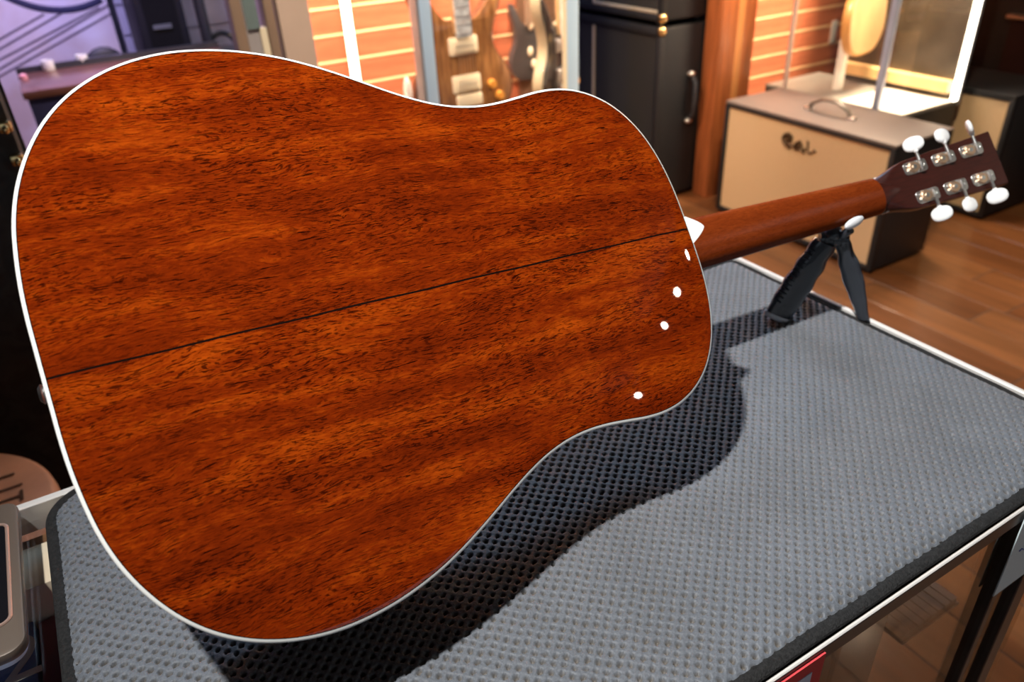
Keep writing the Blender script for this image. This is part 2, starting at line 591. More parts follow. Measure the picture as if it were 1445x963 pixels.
for i in range(5):
    b = G().mm(np.array([rx - 0.088, YF + 0.0009, rz - 0.09 + i * 0.015]), np.array([rx - 0.032 - 0.01 * (i % 2), YF + 0.0013, rz - 0.087 + i * 0.015])).build('print_line', INK)
    b.parent = rs
bc = G()
bc.mm(np.array([0.428, YF + 0.021, 0.436]), np.array([0.49, YF + 0.026, 0.832]))
bc.mm(np.array([0.428, YF + 0.026, 0.436]), np.array([0.434, YF + 0.12, 0.832]))
tag(bc.build('cardboard_stand', BEIGEP, bevel=0.001, seg=1), 'folded beige cardboard display stand inside the counter beside the red sign', 'display stand')
TZ = 0.64  # shelf and tray added in place of a ribbed reflection in the glass
k(G().mm(np.array([0.495, YF + 0.014, TZ - 0.006]), np.array([0.70, 0.42, TZ])), 'glass_shelf', GLASS)
q = onz(1288, 852, TZ + 0.01)
ps = empty('reflection_tray', (q[0], q[1] + 0.03, TZ), 'added grey ribbed tray standing in for a reflection in the counter front glass', 'tray')
GREYRIB = material('grey_ribbed_wood', (0.42, 0.38, 0.34), 0.6, var=0.15, scale=5, stretch=(12, 1, 1))
for i in range(8):
    keep(G().box((q[0] - 0.042 + i * 0.012, q[1] + 0.02, TZ + 0.008), (0.0105, 0.085, 0.008)).build('slat', GREYRIB), ps)
keep(G().box((q[0], q[1] + 0.02, TZ + 0.002), (0.10, 0.09, 0.004)).build('base', GREYRIB), ps)

SZ = 0.815
bx = empty('blue_string_box', (-0.16, 0.55, 0.768), 'dark blue box with a large grey numeral two on the shelf below the counter glass', 'box')
NAVY = material('navy_box', (0.03, 0.08, 0.24), 0.35, coat=0.3, var=0.2)
q = onz(48, 880, SZ)
keep(G().mm(np.array([-0.30, 0.40, 0.768]), np.array([q[0], 0.640, SZ])).build('carton', NAVY, bevel=0.001), bx)
NUM = material('grey_brown_numeral', (0.55, 0.45, 0.38), 0.6)
q2 = onz(40, 935, SZ)
text_mesh('numeral', '2', 0.075, NUM, Matrix.Translation((q2[0] - 0.006, q2[1] + 0.006, SZ + 0.0004)), bx)
rb = G().mm(np.array([q[0] + 0.002, 0.40, 0.768]), np.array([-0.03, 0.640, SZ - 0.004])).build('red_string_box', material('dark_red_box', (0.20, 0.03, 0.03), 0.4, var=0.2), bevel=0.001)
tag(rb, 'dark red box beside the blue box on the shelf below the counter glass', 'box')
wb = G().mm(np.array([-0.25, 0.642, 0.768]), np.array([-0.03, 0.70, 0.85])).build('pale_wood_box', material('pale_maple', (0.95, 0.80, 0.58), 0.5, var=0.08, scale=6, stretch=(12, 1, 1)), bevel=0.001)
tag(wb, 'pale wooden box under the counter glass by the back rail', 'box')


def rrect(x0, x1, y0, y1, r, n=8):
    pts = []
    rr = r if hasattr(r, '__len__') else [r] * 4
    for (cx, cy, a0, q) in ((x1, y1, 0, 0), (x0, y1, 90, 1), (x0, y0, 180, 2), (x1, y0, 270, 3)):
        R_ = rr[q]
        sx = -1 if cx == x1 else 1
        sy = -1 if cy == y1 else 1
        for i in range(n + 1):
            a = math.radians(a0 + 90 * i / n)
            pts.append((cx + sx * R_ + R_ * math.cos(a), cy + sy * R_ + R_ * math.sin(a)))
    return pts


dv = empty('payment_device', (-0.19, 0.62, GT), 'bronze coloured rounded handheld device with dark inset screen lying on the counter glass', 'device')
BRZ = material('satin_bronze_shell', (0.15, 0.115, 0.088), 0.4, metal=0.2, var=0.05)
ROSE = material('rose_bronze_rim', (0.62, 0.42, 0.34), 0.3, metal=0.5, var=0.05)
keep(G().prism(rrect(-0.247, -0.1445, 0.532, 0.722, 0.014), 0.006, off=(0, 0, GT)).build('lower_shell', material('pale_blue_shell', (0.6, 0.68, 0.85), 0.35)), dv)
keep(G().prism(rrect(-0.247, -0.1415, 0.529, 0.724, 0.014), 0.010, off=(0, 0, GT + 0.006)).build('upper_shell', BRZ, bevel=0.002), dv)
rim = G()
rp = rrect(-0.235, -0.1505, 0.562, 0.692, 0.008)
rim.tube([(x, y, GT + 0.0162) for x, y in rp + rp[:1]], 0.0016, 8, cap=False)
keep(rim.build('screen_rim', ROSE, smooth=True), dv)
keep(G().prism(rp, 0.0006, off=(0, 0, GT + 0.0159)).build('screen', material('dark_screen', (0.01, 0.01, 0.012), 0.1, coat=0.5)), dv)
keep(G().lathe([(0.0045, 0), (0.0045, 0.0012), (0.003, 0.0016)], (-0.1665, 0.545, GT + 0.016), 16).build('button', BLACKPL, smooth=True), dv)

# ------------------------------------------------------------------ the mat
MX0, MX1, MY0, MY1 = -0.123, 0.7875, 0.2115, 0.725


def mat_material():
    m = bpy.data.materials.new('grey_woven_foam')
    m.use_nodes = True
    nt = m.node_tree
    N, L = nt.nodes.new, nt.links.new
    b = nt.nodes['Principled BSDF']
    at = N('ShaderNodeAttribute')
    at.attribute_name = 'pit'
    tc = N('ShaderNodeTexCoord')
    nz = N('ShaderNodeTexNoise')
    nz.inputs['Scale'].default_value = 900
    nz.inputs['Detail'].default_value = 3
    L(tc.outputs['Object'], nz.inputs['Vector'])
    nl = N('ShaderNodeTexNoise')
    nl.inputs['Scale'].default_value = 14
    nl.inputs['Detail'].default_value = 4
    L(tc.outputs['Object'], nl.inputs['Vector'])
    ad = N('ShaderNodeMath')
    ad.operation = 'MULTIPLY_ADD'
    L(nl.outputs[0], ad.inputs[0])
    ad.inputs[1].default_value = 0.55
    L(nz.outputs[0], ad.inputs[2])
    cr = N('ShaderNodeValToRGB')
    cr.color_ramp.elements[0].position = 0.5
    cr.color_ramp.elements[0].color = (0.070, 0.080, 0.094, 1)
    cr.color_ramp.elements[1].position = 1.05
    cr.color_ramp.elements[1].color = (0.124, 0.139, 0.160, 1)
    L(ad.outputs[0], cr.inputs[0])
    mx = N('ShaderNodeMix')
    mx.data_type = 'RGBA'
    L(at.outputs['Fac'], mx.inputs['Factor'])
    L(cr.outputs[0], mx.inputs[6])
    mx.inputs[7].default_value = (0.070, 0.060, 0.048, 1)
    L(mx.outputs[2], b.inputs['Base Color'])
    b.inputs['Roughness'].default_value = 0.58
    b.inputs['Specular IOR Level'].default_value = 0.5
    b.inputs['Sheen Weight'].default_value = 0.25
    b.inputs['Sheen Roughness'].default_value = 0.5
    bp = N('ShaderNodeBump')
    bp.inputs['Strength'].default_value = 0.35
    bp.inputs['Distance'].default_value = 0.0006
    L(nz.outputs[0], bp.inputs['Height'])
    L(bp.outputs[0], b.inputs['Normal'])
    return m


matroot = empty('counter_mat', ((MX0 + MX1) / 2, (MY0 + MY1) / 2, GT), 'dark grey pitted foam mat with stitched hem spread on the counter', 'mat')


def build_mat():
    hem = 0.009
    step = 0.00105
    xs = np.arange(MX0 + hem * 0.6, MX1 - hem * 0.6, step)
    ys = np.arange(MY0 + hem * 0.6, MY1 - hem * 0.6, step)
    X, Y = np.meshgrid(xs, ys, indexing='ij')
    # signed distance inside a rounded rectangle (large radius at the far left corner)
    cx, cy = (MX0 + MX1) / 2, (MY0 + MY1) / 2
    hx, hy = (MX1 - MX0) / 2 - hem, (MY1 - MY0) / 2 - hem
    rad = np.where((X < cx) & (Y > cy), 0.035, 0.012)
    qx, qy = np.abs(X - cx) - hx + rad, np.abs(Y - cy) - hy + rad
    sd = np.hypot(np.maximum(qx, 0), np.maximum(qy, 0)) + np.minimum(np.maximum(qx, qy), 0) - rad

    def lowf(kx, ky, p):
        return np.sin(X * kx + p) * np.cos(Y * ky + p * 1.7)
    wob = 0.0007 * (lowf(190, 170, 0.3) + lowf(320, 280, 1.9) * 0.7 + lowf(90, 75, 4.0) * 0.6)
    u = (X + wob) / 0.00575
    v = (Y + wob * 0.8) / 0.00525
    g = np.cos(PI * u) * np.cos(PI * v)
    # per-pit irregularity
    ir = 0.14 * np.sin(u * 2.7 + v * 1.3) * np.sin(u * 0.9 - v * 3.1)
    t = np.clip((g + ir - 0.29) / 0.34, 0, 1)
    pit = t * t * (3 - 2 * t)
    ridge = np.clip(-g, 0, 1)
    Z = MT - 0.0042 * pit + 0.0002 * ridge + 0.0004 * lowf(30, 26, 1.0) + 0.0003 * lowf(1400, 1250, 0.5)
    e = np.clip((sd + 0.014) / 0.014, 0, 1.4)
    Z = Z - 0.0055 * e * e
    Z = np.maximum(Z, GT + 0.0015)
    nx, ny = X.shape
    co = np.stack([X, Y, Z], -1).reshape(-1, 3).astype(np.float32)
    co[:, 0] -= matroot.location.x
    co[:, 1] -= matroot.location.y
    co[:, 2] -= matroot.location.z
    idx = np.arange(nx * ny).reshape(nx, ny)
    q = np.stack([idx[:-1, :-1], idx[1:, :-1], idx[1:, 1:], idx[:-1, 1:]], -1).reshape(-1, 4)
    ok = (sd < 0.004).reshape(-1)
    q = q[ok[q].all(1)]
    me = bpy.data.meshes.new('foam_sheet')
    me.vertices.add(len(co))
    me.vertices.foreach_set('co', co.ravel())
    me.loops.add(q.size)
    me.loops.foreach_set('vertex_index', q.ravel().astype(np.int32))
    me.polygons.add(len(q))
    me.polygons.foreach_set('loop_start', np.arange(0, q.size, 4, dtype=np.int32))
    me.update(calc_edges=True)
    me.polygons.foreach_set('use_smooth', np.ones(len(q), bool))
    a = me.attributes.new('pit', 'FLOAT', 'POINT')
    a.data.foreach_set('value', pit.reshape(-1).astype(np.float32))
    me.materials.append(mat_material())
    me.update()
    o = bpy.data.objects.new('foam_sheet', me)
    COL.objects.link(o)
    o.parent = matroot
    o['kind'] = 'stuff'
    # hem: flattened dark tube around the edge
    r = 0.0062
    out = rrect(MX0 + r, MX1 - r, MY0 + r, MY1 - r, [0.012, 0.038, 0.012, 0.012], 10)
    pts = []
    for (x, y), (x2, y2) in zip(out, out[1:] + out[:1]):
        n = max(1, int(math.hypot(x2 - x, y2 - y) / 0.03))
        for i in range(n):
            tt = i / n
            pts.append((x + (x2 - x) * tt, y + (y2 - y) * tt, GT + 0.0046 + 0.0004 * math.sin(60 * (x + tt)) + 0.0003 * math.sin(45 * (y + tt))))
    HEM = material('dark_stitched_hem', (0.018, 0.018, 0.018), 0.9, var=0.35, scale=400, bump=0.8, bscale=700, spec=0.2)
    h_ = G().tube(pts + pts[:1], r, 12, cap=False, flat=0.58, up=(0, 0, 1)).build('hem', HEM, smooth=True)
    keep(h_, matroot)


build_mat()

# ================================================================== THE ACOUSTIC GUITAR
RL = np.array([[0.99783213, -0.00505518, -0.06561621],
               [0.05428893, 0.62679901, 0.77728741],
               [0.03719885, -0.77916459, 0.62571463]])     # rows: along body, across, out of the back
GO = np.array([-0.05389611, 0.47853565, 1.13252969])
gtr = empty('acoustic_guitar', GO, 'glossy mahogany acoustic guitar with white binding lying tilted on the mat, back showing', 'guitar')
gtr.matrix_world = frame4(RL[0], RL[1], RL[2], GO)

HALF = [(-0.0011, 0.0), (-0.0011, 0.0196), (-0.001, 0.0393), (-0.0001, 0.0589), (0.0019, 0.0784), (0.005, 0.0977), (0.0101, 0.1166),
        (0.0175, 0.1346), (0.0271, 0.1516), (0.0389, 0.167), (0.053, 0.1803), (0.0692, 0.191), (0.0869, 0.199), (0.1056, 0.2043),
        (0.1249, 0.207), (0.1445, 0.2071), (0.1639, 0.2052), (0.1831, 0.2013), (0.2019, 0.1958), (0.2202, 0.1887), (0.238, 0.1805),
        (0.2555, 0.1716), (0.2729, 0.1625), (0.2906, 0.1541), (0.3089, 0.1471), (0.3278, 0.1425), (0.3472, 0.1407), (0.3667, 0.1416),
        (0.3861, 0.1442), (0.4054, 0.147), (0.4248, 0.1476), (0.4438, 0.1446), (0.4617, 0.1375), (0.4775, 0.1266), (0.4904, 0.1124),
        (0.5003, 0.0958), (0.5072, 0.0776), (0.5115, 0.0586), (0.5139, 0.0392), (0.5147, 0.0196), (0.5148, 0.0)]


def catmull(P, sub):
    P = [np.array(p, float) for p in P]
    n = len(P)
    out = []
    for i in range(n):
        p0, p1, p2, p3 = P[i - 1], P[i], P[(i + 1) % n], P[(i + 2) % n]
        for s in range(sub):
            t = s / sub
            out.append(0.5 * ((2 * p1) + (-p0 + p2) * t + (2 * p0 - 5 * p1 + 4 * p2 - p3) * t * t + (-p0 + 3 * p1 - 3 * p2 + p3) * t ** 3))
    return np.array(out)


OUT = catmull(HALF + [(x, -y) for x, y in HALF[-2:0:-1]], 4)     # closed outline of the body
NO = len(OUT)
tan = np.roll(OUT, -1, 0) - np.roll(OUT, 1, 0)
tan /= np.linalg.norm(tan, axis=1)[:, None]
NRM = np.c_[-tan[:, 1], tan[:, 0]]                                # outward normal
if ((NRM * (OUT - OUT.mean(0))).sum(1) < 0).mean() > 0.5:
    NRM = -NRM


def depth_at(x):
    return 0.124 - 0.026 * x / 0.514


def dome(d):
    return 0.0045 * (1 - np.exp(-d / 0.07)) - 0.0007 * np.exp(-(d / 0.003))


def edge_dist(p):
    return np.sqrt(((p[:, None, :] - OUT[None]) ** 2).sum(-1)).min(1)


def loft(rings, closed=True, caps=(False, False)):
    """rings: list of (n,3) arrays"""
    n = len(rings[0])
    v = np.concatenate(rings)
    f = []
    for i in range(len(rings) - 1):
        for j in range(n if closed else n - 1):
            f.append((i * n + j, i * n + (j + 1) % n, (i + 1) * n + (j + 1) % n, (i + 1) * n + j))
    if caps[0]:
        f.append(tuple(range(n - 1, -1, -1)))
    if caps[1]:
        f.append(tuple(range((len(rings) - 1) * n, len(rings) * n)))
    return G().add(v.tolist(), f)


def inset(d):
    return OUT - NRM * d


BI = 0.0024       # binding width seen on the back
# back plate: concentric rings shrinking to the spine
ctr = np.array([0.255, 0.0])
rings = []
b0 = inset(BI + 0.0005)
for fr in list(np.linspace(0, 0.10, 9)) + list(np.linspace(0.12, 0.97, 26)):
    q = b0 + (ctr - b0) * fr
    rings.append(np.c_[q, dome(edge_dist(q))])
bp = loft(rings)
n0 = len(bp.v)
bp.v.append((ctr[0], 0.0, float(dome(np.array([0.14]))[0])))
lr = n0 - NO
for j in range(NO):
    bp.f.append((lr + j, lr + (j + 1) % NO, n0))
back = bp.build('back', WOOD_BACK, gtr, smooth=True, angle=80)
# thin dark purfling between back and binding, then the white binding
pr = [np.c_[inset(BI + 0.0006), np.full(NO, dome(np.array([BI + 0.0006]))[0] - 0.0004)],
      np.c_[inset(BI + 0.0006), np.full(NO, dome(np.array([BI + 0.0006]))[0] + 0.00002)],
      np.c_[inset(BI), np.full(NO, dome(np.array([BI]))[0] + 0.00002)],
      np.c_[inset(BI), np.full(NO, dome(np.array([BI]))[0] - 0.0004)]]
loft(pr).build('purfling', BLACKLINE, gtr, smooth=True, angle=50)
prof = [(BI, -0.0007), (BI, dome(np.array([BI]))[0] + 0.00012), (0.0012, -0.00062), (0.0004, -0.0011), (0.0, -0.0019), (0.0, -0.0062), (0.003, -0.0062)]
loft([np.c_[inset(d), np.full(NO, z)] for d, z in prof]).build('back_binding', IVORY, gtr, smooth=True, angle=60)
DZ = -depth_at(OUT[:, 0])
sd_ = [np.c_[inset(0.0002), np.full(NO, -0.006)], np.c_[inset(0.0002), DZ * 0.5], np.c_[inset(0.0002), DZ + 0.006]]
loft(sd_).build('side', WOOD_BACK, gtr, smooth=True, angle=60)
tb = [np.c_[inset(0.003), DZ + 0.0065], np.c_[inset(0.0), DZ + 0.0065], np.c_[inset(0.0), DZ + 0.0008], np.c_[inset(0.0008), DZ], np.c_[inset(0.0045), DZ]]
loft(tb).build('top_binding', IVORY, gtr, smooth=True, angle=60)
sb = G()
q = inset(0.004)
sb.add(np.c_[q, -depth_at(q[:, 0]) + 0.0001].tolist() + [(ctr[0], 0, -depth_at(ctr[0]))], [(j, (j + 1) % NO, NO) for j in range(NO)])
sb.build('soundboard', SPRUCE, gtr)
# centre seam
sx = np.linspace(0.0013, 0.5122, 160)
dd = dome(edge_dist(np.c_[sx, sx * 0]))
wob = 0.0002 * np.sin(sx * 70)
sm = loft([np.c_[sx, np.full(160, -0.0007) + wob, dd + 0.00006], np.c_[sx, np.full(160, 0.0007) + wob, dd + 0.00006]], closed=False)
sm.build('centre_seam', BLACKLINE, gtr)
# bridge under the body
tiltx = math.atan2(0.026, 0.514)
brm = Matrix.Rotation(-tiltx, 3, 'Y')
G().box((0.125, 0, -depth_at(0.125) - 0.005), (0.035, 0.15, 0.010), mat=brm).build('bridge', EBONY, gtr, bevel=0.002)
# end pin
ep = G()
ep.tube([(0.001, 0, -0.046), (-0.003, 0, -0.046), (-0.0032, 0, -0.046), (-0.006, 0, -0.046), (-0.008, 0, -0.046)], [0.0075, 0.0075, 0.005, 0.0068, 0.0045], 20)
ep.build('end_pin', NICKEL, gtr, smooth=True)

# neck ------------------------------------------------------------
XJ, XN = 0.5145, 0.875
HY = 0.0005


def zj(x):
    return -0.098 + 0.0717 * (x - 0.514)


NS = 28


def neck_section(x, hw, th, e=2.0, zf=0.0):
    """D-shaped section: flat at the fretboard joint, rounded on the back"""
    pts = []
    for i in range(NS):
        a = PI * i / (NS - 1)
        c, s = math.cos(a), math.sin(a)
        pts.append((x, hw * math.copysign(abs(c) ** (2 / e), c) + HY, zj(x) + zf + th * abs(s) ** (2 / e)))
    return np.array(pts)


def nhw(x):
    return 0.0222 + (0.0288 - 0.0222) * (XN - x) / (XN - XJ)


rings = []
for x in np.linspace(XJ - 0.004, XN - 0.012, 22):
    rings.append(neck_section(x, nhw(x), 0.0158 + 0.004 * (XN - x) / (XN - XJ), 2.25))
loft(rings, caps=(True, True)).build('neck', WOOD_NECK, gtr, smooth=True, angle=50)
# heel: pointed sections rising from the neck to the back
hr = []
for i in range(15):
    t = i / 14
    z = zj(0.52) + 0.010 + t * (-0.0018 - zj(0.52) - 0.010)
    ln = 0.0165 + 0.052 * (1 - t) ** 2.6
    hw = 0.0125 + (0.0272 - 0.0125) * (1 - t) ** 0.9
    pts = []
    for j in range(17):
        a = -1 + 2 * j / 16
        pts.append((XJ - 0.004 + (ln + 0.004) * (1 - abs(a) ** 1.7), hw * a + HY, z))
    hr.append(np.array(pts))
loft(hr, caps=(True, True)).build('heel', WOOD_NECK, gtr, smooth=True, angle=50)
hc = []
for j in range(25):
    a = -1 + 2 * j / 24
    hc.append((XJ - 0.0004 + 0.0177 * (1 - abs(a) ** 1.45), 0.0128 * a - 0.001))
G().prism(hc, 0.0022, off=(0, 0, -0.0021)).build('heel_cap', IVORY, gtr, bevel=0.0004, seg=1)
# fretboard, nut and frets
fb = [np.array([(x, s * nhw(x) * 1.0 + HY, zj(x) - d) for s, d in ((-1, 0), (1, 0), (1, 0.0055), (0.5, 0.0064), (-0.5, 0.0064), (-1, 0.0055))]) for x in np.linspace(0.40, XN, 8)]
for r_ in fb:
    r_[:, 2] -= 0.0
loft(fb, caps=(True, True)).build('fretboard', EBONY, gtr)
G().box((XN + 0.003, HY, zj(XN) - 0.0035), (0.005, 0.0446, 0.0095)).build('nut', IVORY, gtr, bevel=0.0006, seg=1)
for i in range(1, 15):
    x = XN - 0.629 * (1 - 2 ** (-i / 12))
    G().box((x, HY, zj(x) - 0.0066), (0.002, 2 * nhw(x) - 0.0012, 0.0016)).build('fret', NICKEL, gtr)
for i in range(6):
    y0, y1 = -0.027 + i * 0.0108, -0.0178 + i * 0.0071
    G().tube([(0.13, y0, -depth_at(0.13) - 0.012), (XN, y1 + HY, zj(XN) - 0.0085)], 0.0004, 5).build('string', NICKEL, gtr)
# headstock
HA = math.radians(17)
HXv, HZv = Vector((math.cos(HA), 0, math.sin(HA))), Vector((-math.sin(HA), 0, math.cos(HA)))
H0 = Vector((XN, 0.0, -0.062))            # on the back face at the nut
HM = Matrix(((HXv.x, 0, HZv.x), (0, 1, 0), (HXv.z, 0, HZv.z)))


def hp(t, y, n=0.0):
    return H0 + HXv * t + Vector((0, y, 0)) + HZv * n


def head_section(t, hw, yo, th, fl):
    """fl 0 = rounded neck back, 1 = flat headstock back"""
    pts = []
    for i in range(NS):
        a = PI * i / (NS - 1)
        c, s = math.cos(a), math.sin(a)
        e = 2.25 + 26 * fl
        yy = hw * math.copysign(abs(c) ** (2 / e), c)
        nn = -th + th * abs(s) ** (2 / e)
        pts.append(hp(t, yy + yo, nn))
    return np.array([tuple(p) for p in pts])


hs = [neck_section(XN - 0.014, nhw(XN - 0.014), 0.0158, 2.25)]
for t, hw, th, fl, bulge in ((-0.004, 0.0222, 0.0175, 0.0, 0.001), (0.004, 0.0228, 0.0165, 0.05, 0.0008), (0.010, 0.0240, 0.0155, 0.15, 0), (0.017, 0.0262, 0.0150, 0.45, 0),
                             (0.024, 0.0283, 0.0148, 0.8, 0), (0.031, 0.0298, 0.0148, 1, 0), (0.040, 0.0305, 0.0148, 1, 0), (0.10, 0.0324, 0.0146, 1, 0), (0.1592, 0.0342, 0.0144, 1, 0)):
    hs.append(head_section(t, hw, HY + 0.0014 * max(0, t) / 0.159, th, fl))
loft(hs, caps=(False, True)).build('headstock', WOOD_HEAD, gtr, smooth=True, angle=40)
# carved ridge where the neck runs into the headstock (volute)
vol = G()
vr = []
for i in range(13):
    t = i / 12
    xx = -0.012 + 0.042 * t
    ww = 0.0165 * (1 - t) ** 0.85 + 0.0004
    hh = 0.0016 * math.sin(PI * min(1, t * 1.15 + 0.2)) ** 1.0
    vr.append(np.array([tuple(hp(xx, ww * math.cos(PI * j / 12) + HY, -0.0022 + (max(hh, 0) + 0.0022) * math.sin(PI * j / 12))) for j in range(13)]))
loft(vr, caps=(True, True)).build('volute', WOOD_HEAD, gtr, smooth=True, angle=60)


def tuner(t, sgn, rot):
    root_y = sgn * 0.0185 + 0.001
    pl = G()
    pl.prism(rrect(-0.0165, 0.0150, -0.0075, 0.0075, 0.004, 5), 0.0012, HM, hp(t, root_y, 0.0))
    plate = pl.build('tuner_plate', NICKEL, gtr, bevel=0.0003, seg=1)
    gx = t - 0.0045
    gear = G()
    n = 12
    gp = []
    for i in range(2 * n):
        a = 2 * PI * i / (2 * n)
        r = 0.0072 if i % 2 else 0.0060
        gp.append((r * math.cos(a), r * math.sin(a)))
    gear.prism(gp, 0.0030, HM, hp(gx, root_y, 0.0012))
    gear.build('gear', COPPER, plate, bevel=0.0003, seg=1)
    sc = G().cyl(hp(gx, root_y, 0.004), hp(gx, root_y, 0.0056), 0.0026, 12)
    sc.build('gear_screw', NICKEL, plate, smooth=True)
    wx = t + 0.0048
    worm = G().tube([hp(wx, root_y - sgn * 0.0065, 0.0042), hp(wx, root_y - sgn * 0.002, 0.0042), hp(wx, root_y + sgn * 0.006, 0.0042), hp(wx, root_y + sgn * 0.019, 0.0042)],
                    [0.0021, 0.0026, 0.0021, 0.0017], 12)
    worm.build('worm_shaft', NICKEL, plate, smooth=True)
    for dy in (-0.0055, 0.0048):
        G().box(hp(wx, root_y + sgn * dy, 0.0032), (0.0062, 0.0018, 0.0064), mat=HM).build('worm_bracket', NICKEL, plate, bevel=0.0005, seg=1)
    for dx, dy in ((-0.012, -0.003), (-0.012, 0.0032), (0.0118, 0.0)):
        G().ellipsoid(hp(t + dx, root_y + dy, 0.0012), (0.0017, 0.0017, 0.0013), 10, 6, HM).build('mounting_screw', NICKEL, plate, smooth=True)
    rm = HM @ Matrix.Rotation(rot, 3, 'Y')
    bt = G()
    bt.ellipsoid(hp(wx, root_y + sgn * 0.0265, 0.0042), (0.0118, 0.0090, 0.0036), 24, 12, rm, e=0.85)
    bt.tube([hp(wx, root_y + sgn * 0.0165, 0.0042), hp(wx, root_y + sgn * 0.0215, 0.0042)], [0.0026, 0.0036], 12)
    bt.build('tuner_button', PEARL, plate, smooth=True, angle=70)


for t, sgn, rot in ((0.0475, 1, -0.6), (0.0880, 1, 0.2), (0.1275, 1, 0.95), (0.0500, -1, -0.6), (0.0895, -1, 0.2), (0.1290, -1, -0.6)):
    tuner(t, sgn, rot)

# ================================================================== NECK REST
nr = empty('neck_rest', (0.745, 0.53, MT), 'black folding neck rest with ribbed grip legs standing on the mat under the guitar neck', 'neck rest')
top = Vector((0.745, 0.531, 0.997))


def nrk(g, n, m, parent=None, **kw):
    o = g.build(n, m, **kw)
    if parent is None:
        keep(o, nr)
    else:
        o.parent = parent
        o.matrix_parent_inverse = parent.matrix_world.inverted() if False else Matrix.Identity(4)
    return o


# wide front leg: swelling bar with wavy edge
fa, fb_ = Vector((0.7345, 0.534, 0.990)), Vector((0.697, 0.5555, 0.8935))
ax = (fb_ - fa).normalized()
side = Vector(tuple(-MC[:, 2]))
side = (side - ax * side.dot(ax)).normalized()        # leg's broad face is turned to the +X -Y side it shows
side = Vector((-0.35, -0.85, 0.35))
side = (side - ax * side.dot(ax)).normalized()
wid = ax.cross(side).normalized()                     # across the broad face
n = 40
secs = []
for i in range(n):
    t = i / (n - 1)
    c = fa + (fb_ - fa) * t
    hwid = 0.0118 + 0.0064 * math.sin(PI * min(1, t * 0.62 + 0.12)) + 0.0012 * math.sin(t * 26) * (0.3 + 0.7 * (1 - t))
    hth = 0.0075 + 0.0018 * math.sin(PI * t)
    ring = []
    for j in range(20):
        a = 2 * PI * j / 20
        cc, ss = math.cos(a), math.sin(a)
        ring.append(tuple(c + wid * (math.copysign(abs(cc) ** 0.8, cc) * hwid) + side * (math.copysign(abs(ss) ** 0.8, ss) * hth)))
    secs.append(np.array(ring))
legA = nrk(loft(secs, caps=(True, True)), 'front_leg', BLACKPL, smooth=True, angle=60)
fs = []
for i, (t, s) in enumerate(((0.985, 1.0), (1.0, 1.06), (1.035, 1.04), (1.05, 0.85))):
    c = fa + (fb_ - fa) * t
    fs.append(np.array([tuple(c + wid * (math.cos(2 * PI * j / 20) * 0.0172 * s) + side * (math.sin(2 * PI * j / 20) * 0.0082 * s)) for j in range(20)]))
nrk(loft(fs, caps=(True, True)), 'foot_pad', GREYPAD, smooth=True, angle=60)
# grip ribs along one flank
sgnw = 1 if wid.x < 0 else -1
for i in range(13):
    t = 0.12 + i * 0.058
    c = fa + (fb_ - fa) * t
    hwid = 0.0118 + 0.0064 * math.sin(PI * min(1, t * 0.62 + 0.12))
    p = [c + wid * (sgnw * hwid * q) + side * (0.0086 * math.sqrt(max(0, 1 - (q * 0.98) ** 2)) + 0.0004) for q in (0.55, 0.75, 0.9, 1.0)]
    nrk(G().tube([tuple(x) for x in p], 0.0013, 6), 'grip_rib', BLACKPL, smooth=True)
# thin rear leg: bent blade
ra = Vector((0.752, 0.5255, 0.992))
rb_ = Vector((0.7825, 0.4955, MT))
secs = []
for i in range(28):
    t = i / 27
    c = ra + (rb_ - ra) * t + Vector((0.004, 0.003, 0)) * math.sin(PI * t)
    wd = 0.0082 + 0.0050 * math.sin(PI * t) ** 1.5 + 0.0009 * math.sin(t * 26) * (1 - t)
    thk = 0.0042 + 0.0018 * math.sin(PI * t)
    a0 = 2.2 - 0.6 * t
    u = Vector((math.cos(a0), math.sin(a0), 0))
    axx = (rb_ - ra).normalized()
    u = (u - axx * u.dot(axx)).normalized()
    v = axx.cross(u)
    secs.append(np.array([tuple(c + u * (math.cos(2 * PI * j / 14) * wd) + v * (math.sin(2 * PI * j / 14) * thk)) for j in range(14)]))
nrk(loft(secs, caps=(True, True)), 'rear_leg', BLACKPL, smooth=True, angle=60)
# third leg, mostly behind the others
nrk(G().tube([(0.748, 0.535, 0.99), (0.757, 0.565, 0.94), (0.766, 0.588, MT)], [0.006, 0.007, 0.006], 12), 'back_leg', BLACKPL, smooth=True)
# hinge block and cradle
hb = G()
hb.cyl((0.732, 0.541, 0.9935), (0.757, 0.521, 0.9935), 0.0085, 18)
hb.ellipsoid((0.744, 0.532, 1.000), (0.012, 0.011, 0.009), 16, 10)
nrk(hb, 'hinge_block', BLACKPL, smooth=True)
for q in (0.2, 0.5, 0.8):
    c = Vector((0.732, 0.541, 0.9935)).lerp(Vector((0.757, 0.521, 0.9935)), q)
    d = (Vector((0.757, 0.521, 0)) - Vector((0.732, 0.541, 0))).normalized()
    nrk(G().cyl(tuple(c - d * 0.0015), tuple(c + d * 0.0015), 0.0096, 18), 'hinge_ring', BLACKPL, smooth=True)
cr_ = G()
cpts = []
for a in np.linspace(-0.15, 2.5, 12):
    # arm curling under the fretboard side of the neck
    cpts.append((0.748, 0.548 - 0.036 * math.cos(a - 0.6) * 0.9, 1.026 - 0.025 * math.sin(a + 0.35)))
cr_.tube([(0.746, 0.5115, 1.0105), (0.746, 0.520, 1.0015), (0.747, 0.535, 0.9985), (0.748, 0.552, 1.004), (0.748, 0.566, 1.016)], [0.0045, 0.006, 0.0065, 0.006, 0.0045], 12)
nrk(cr_, 'cradle_arm', BLACKPL, smooth=True)
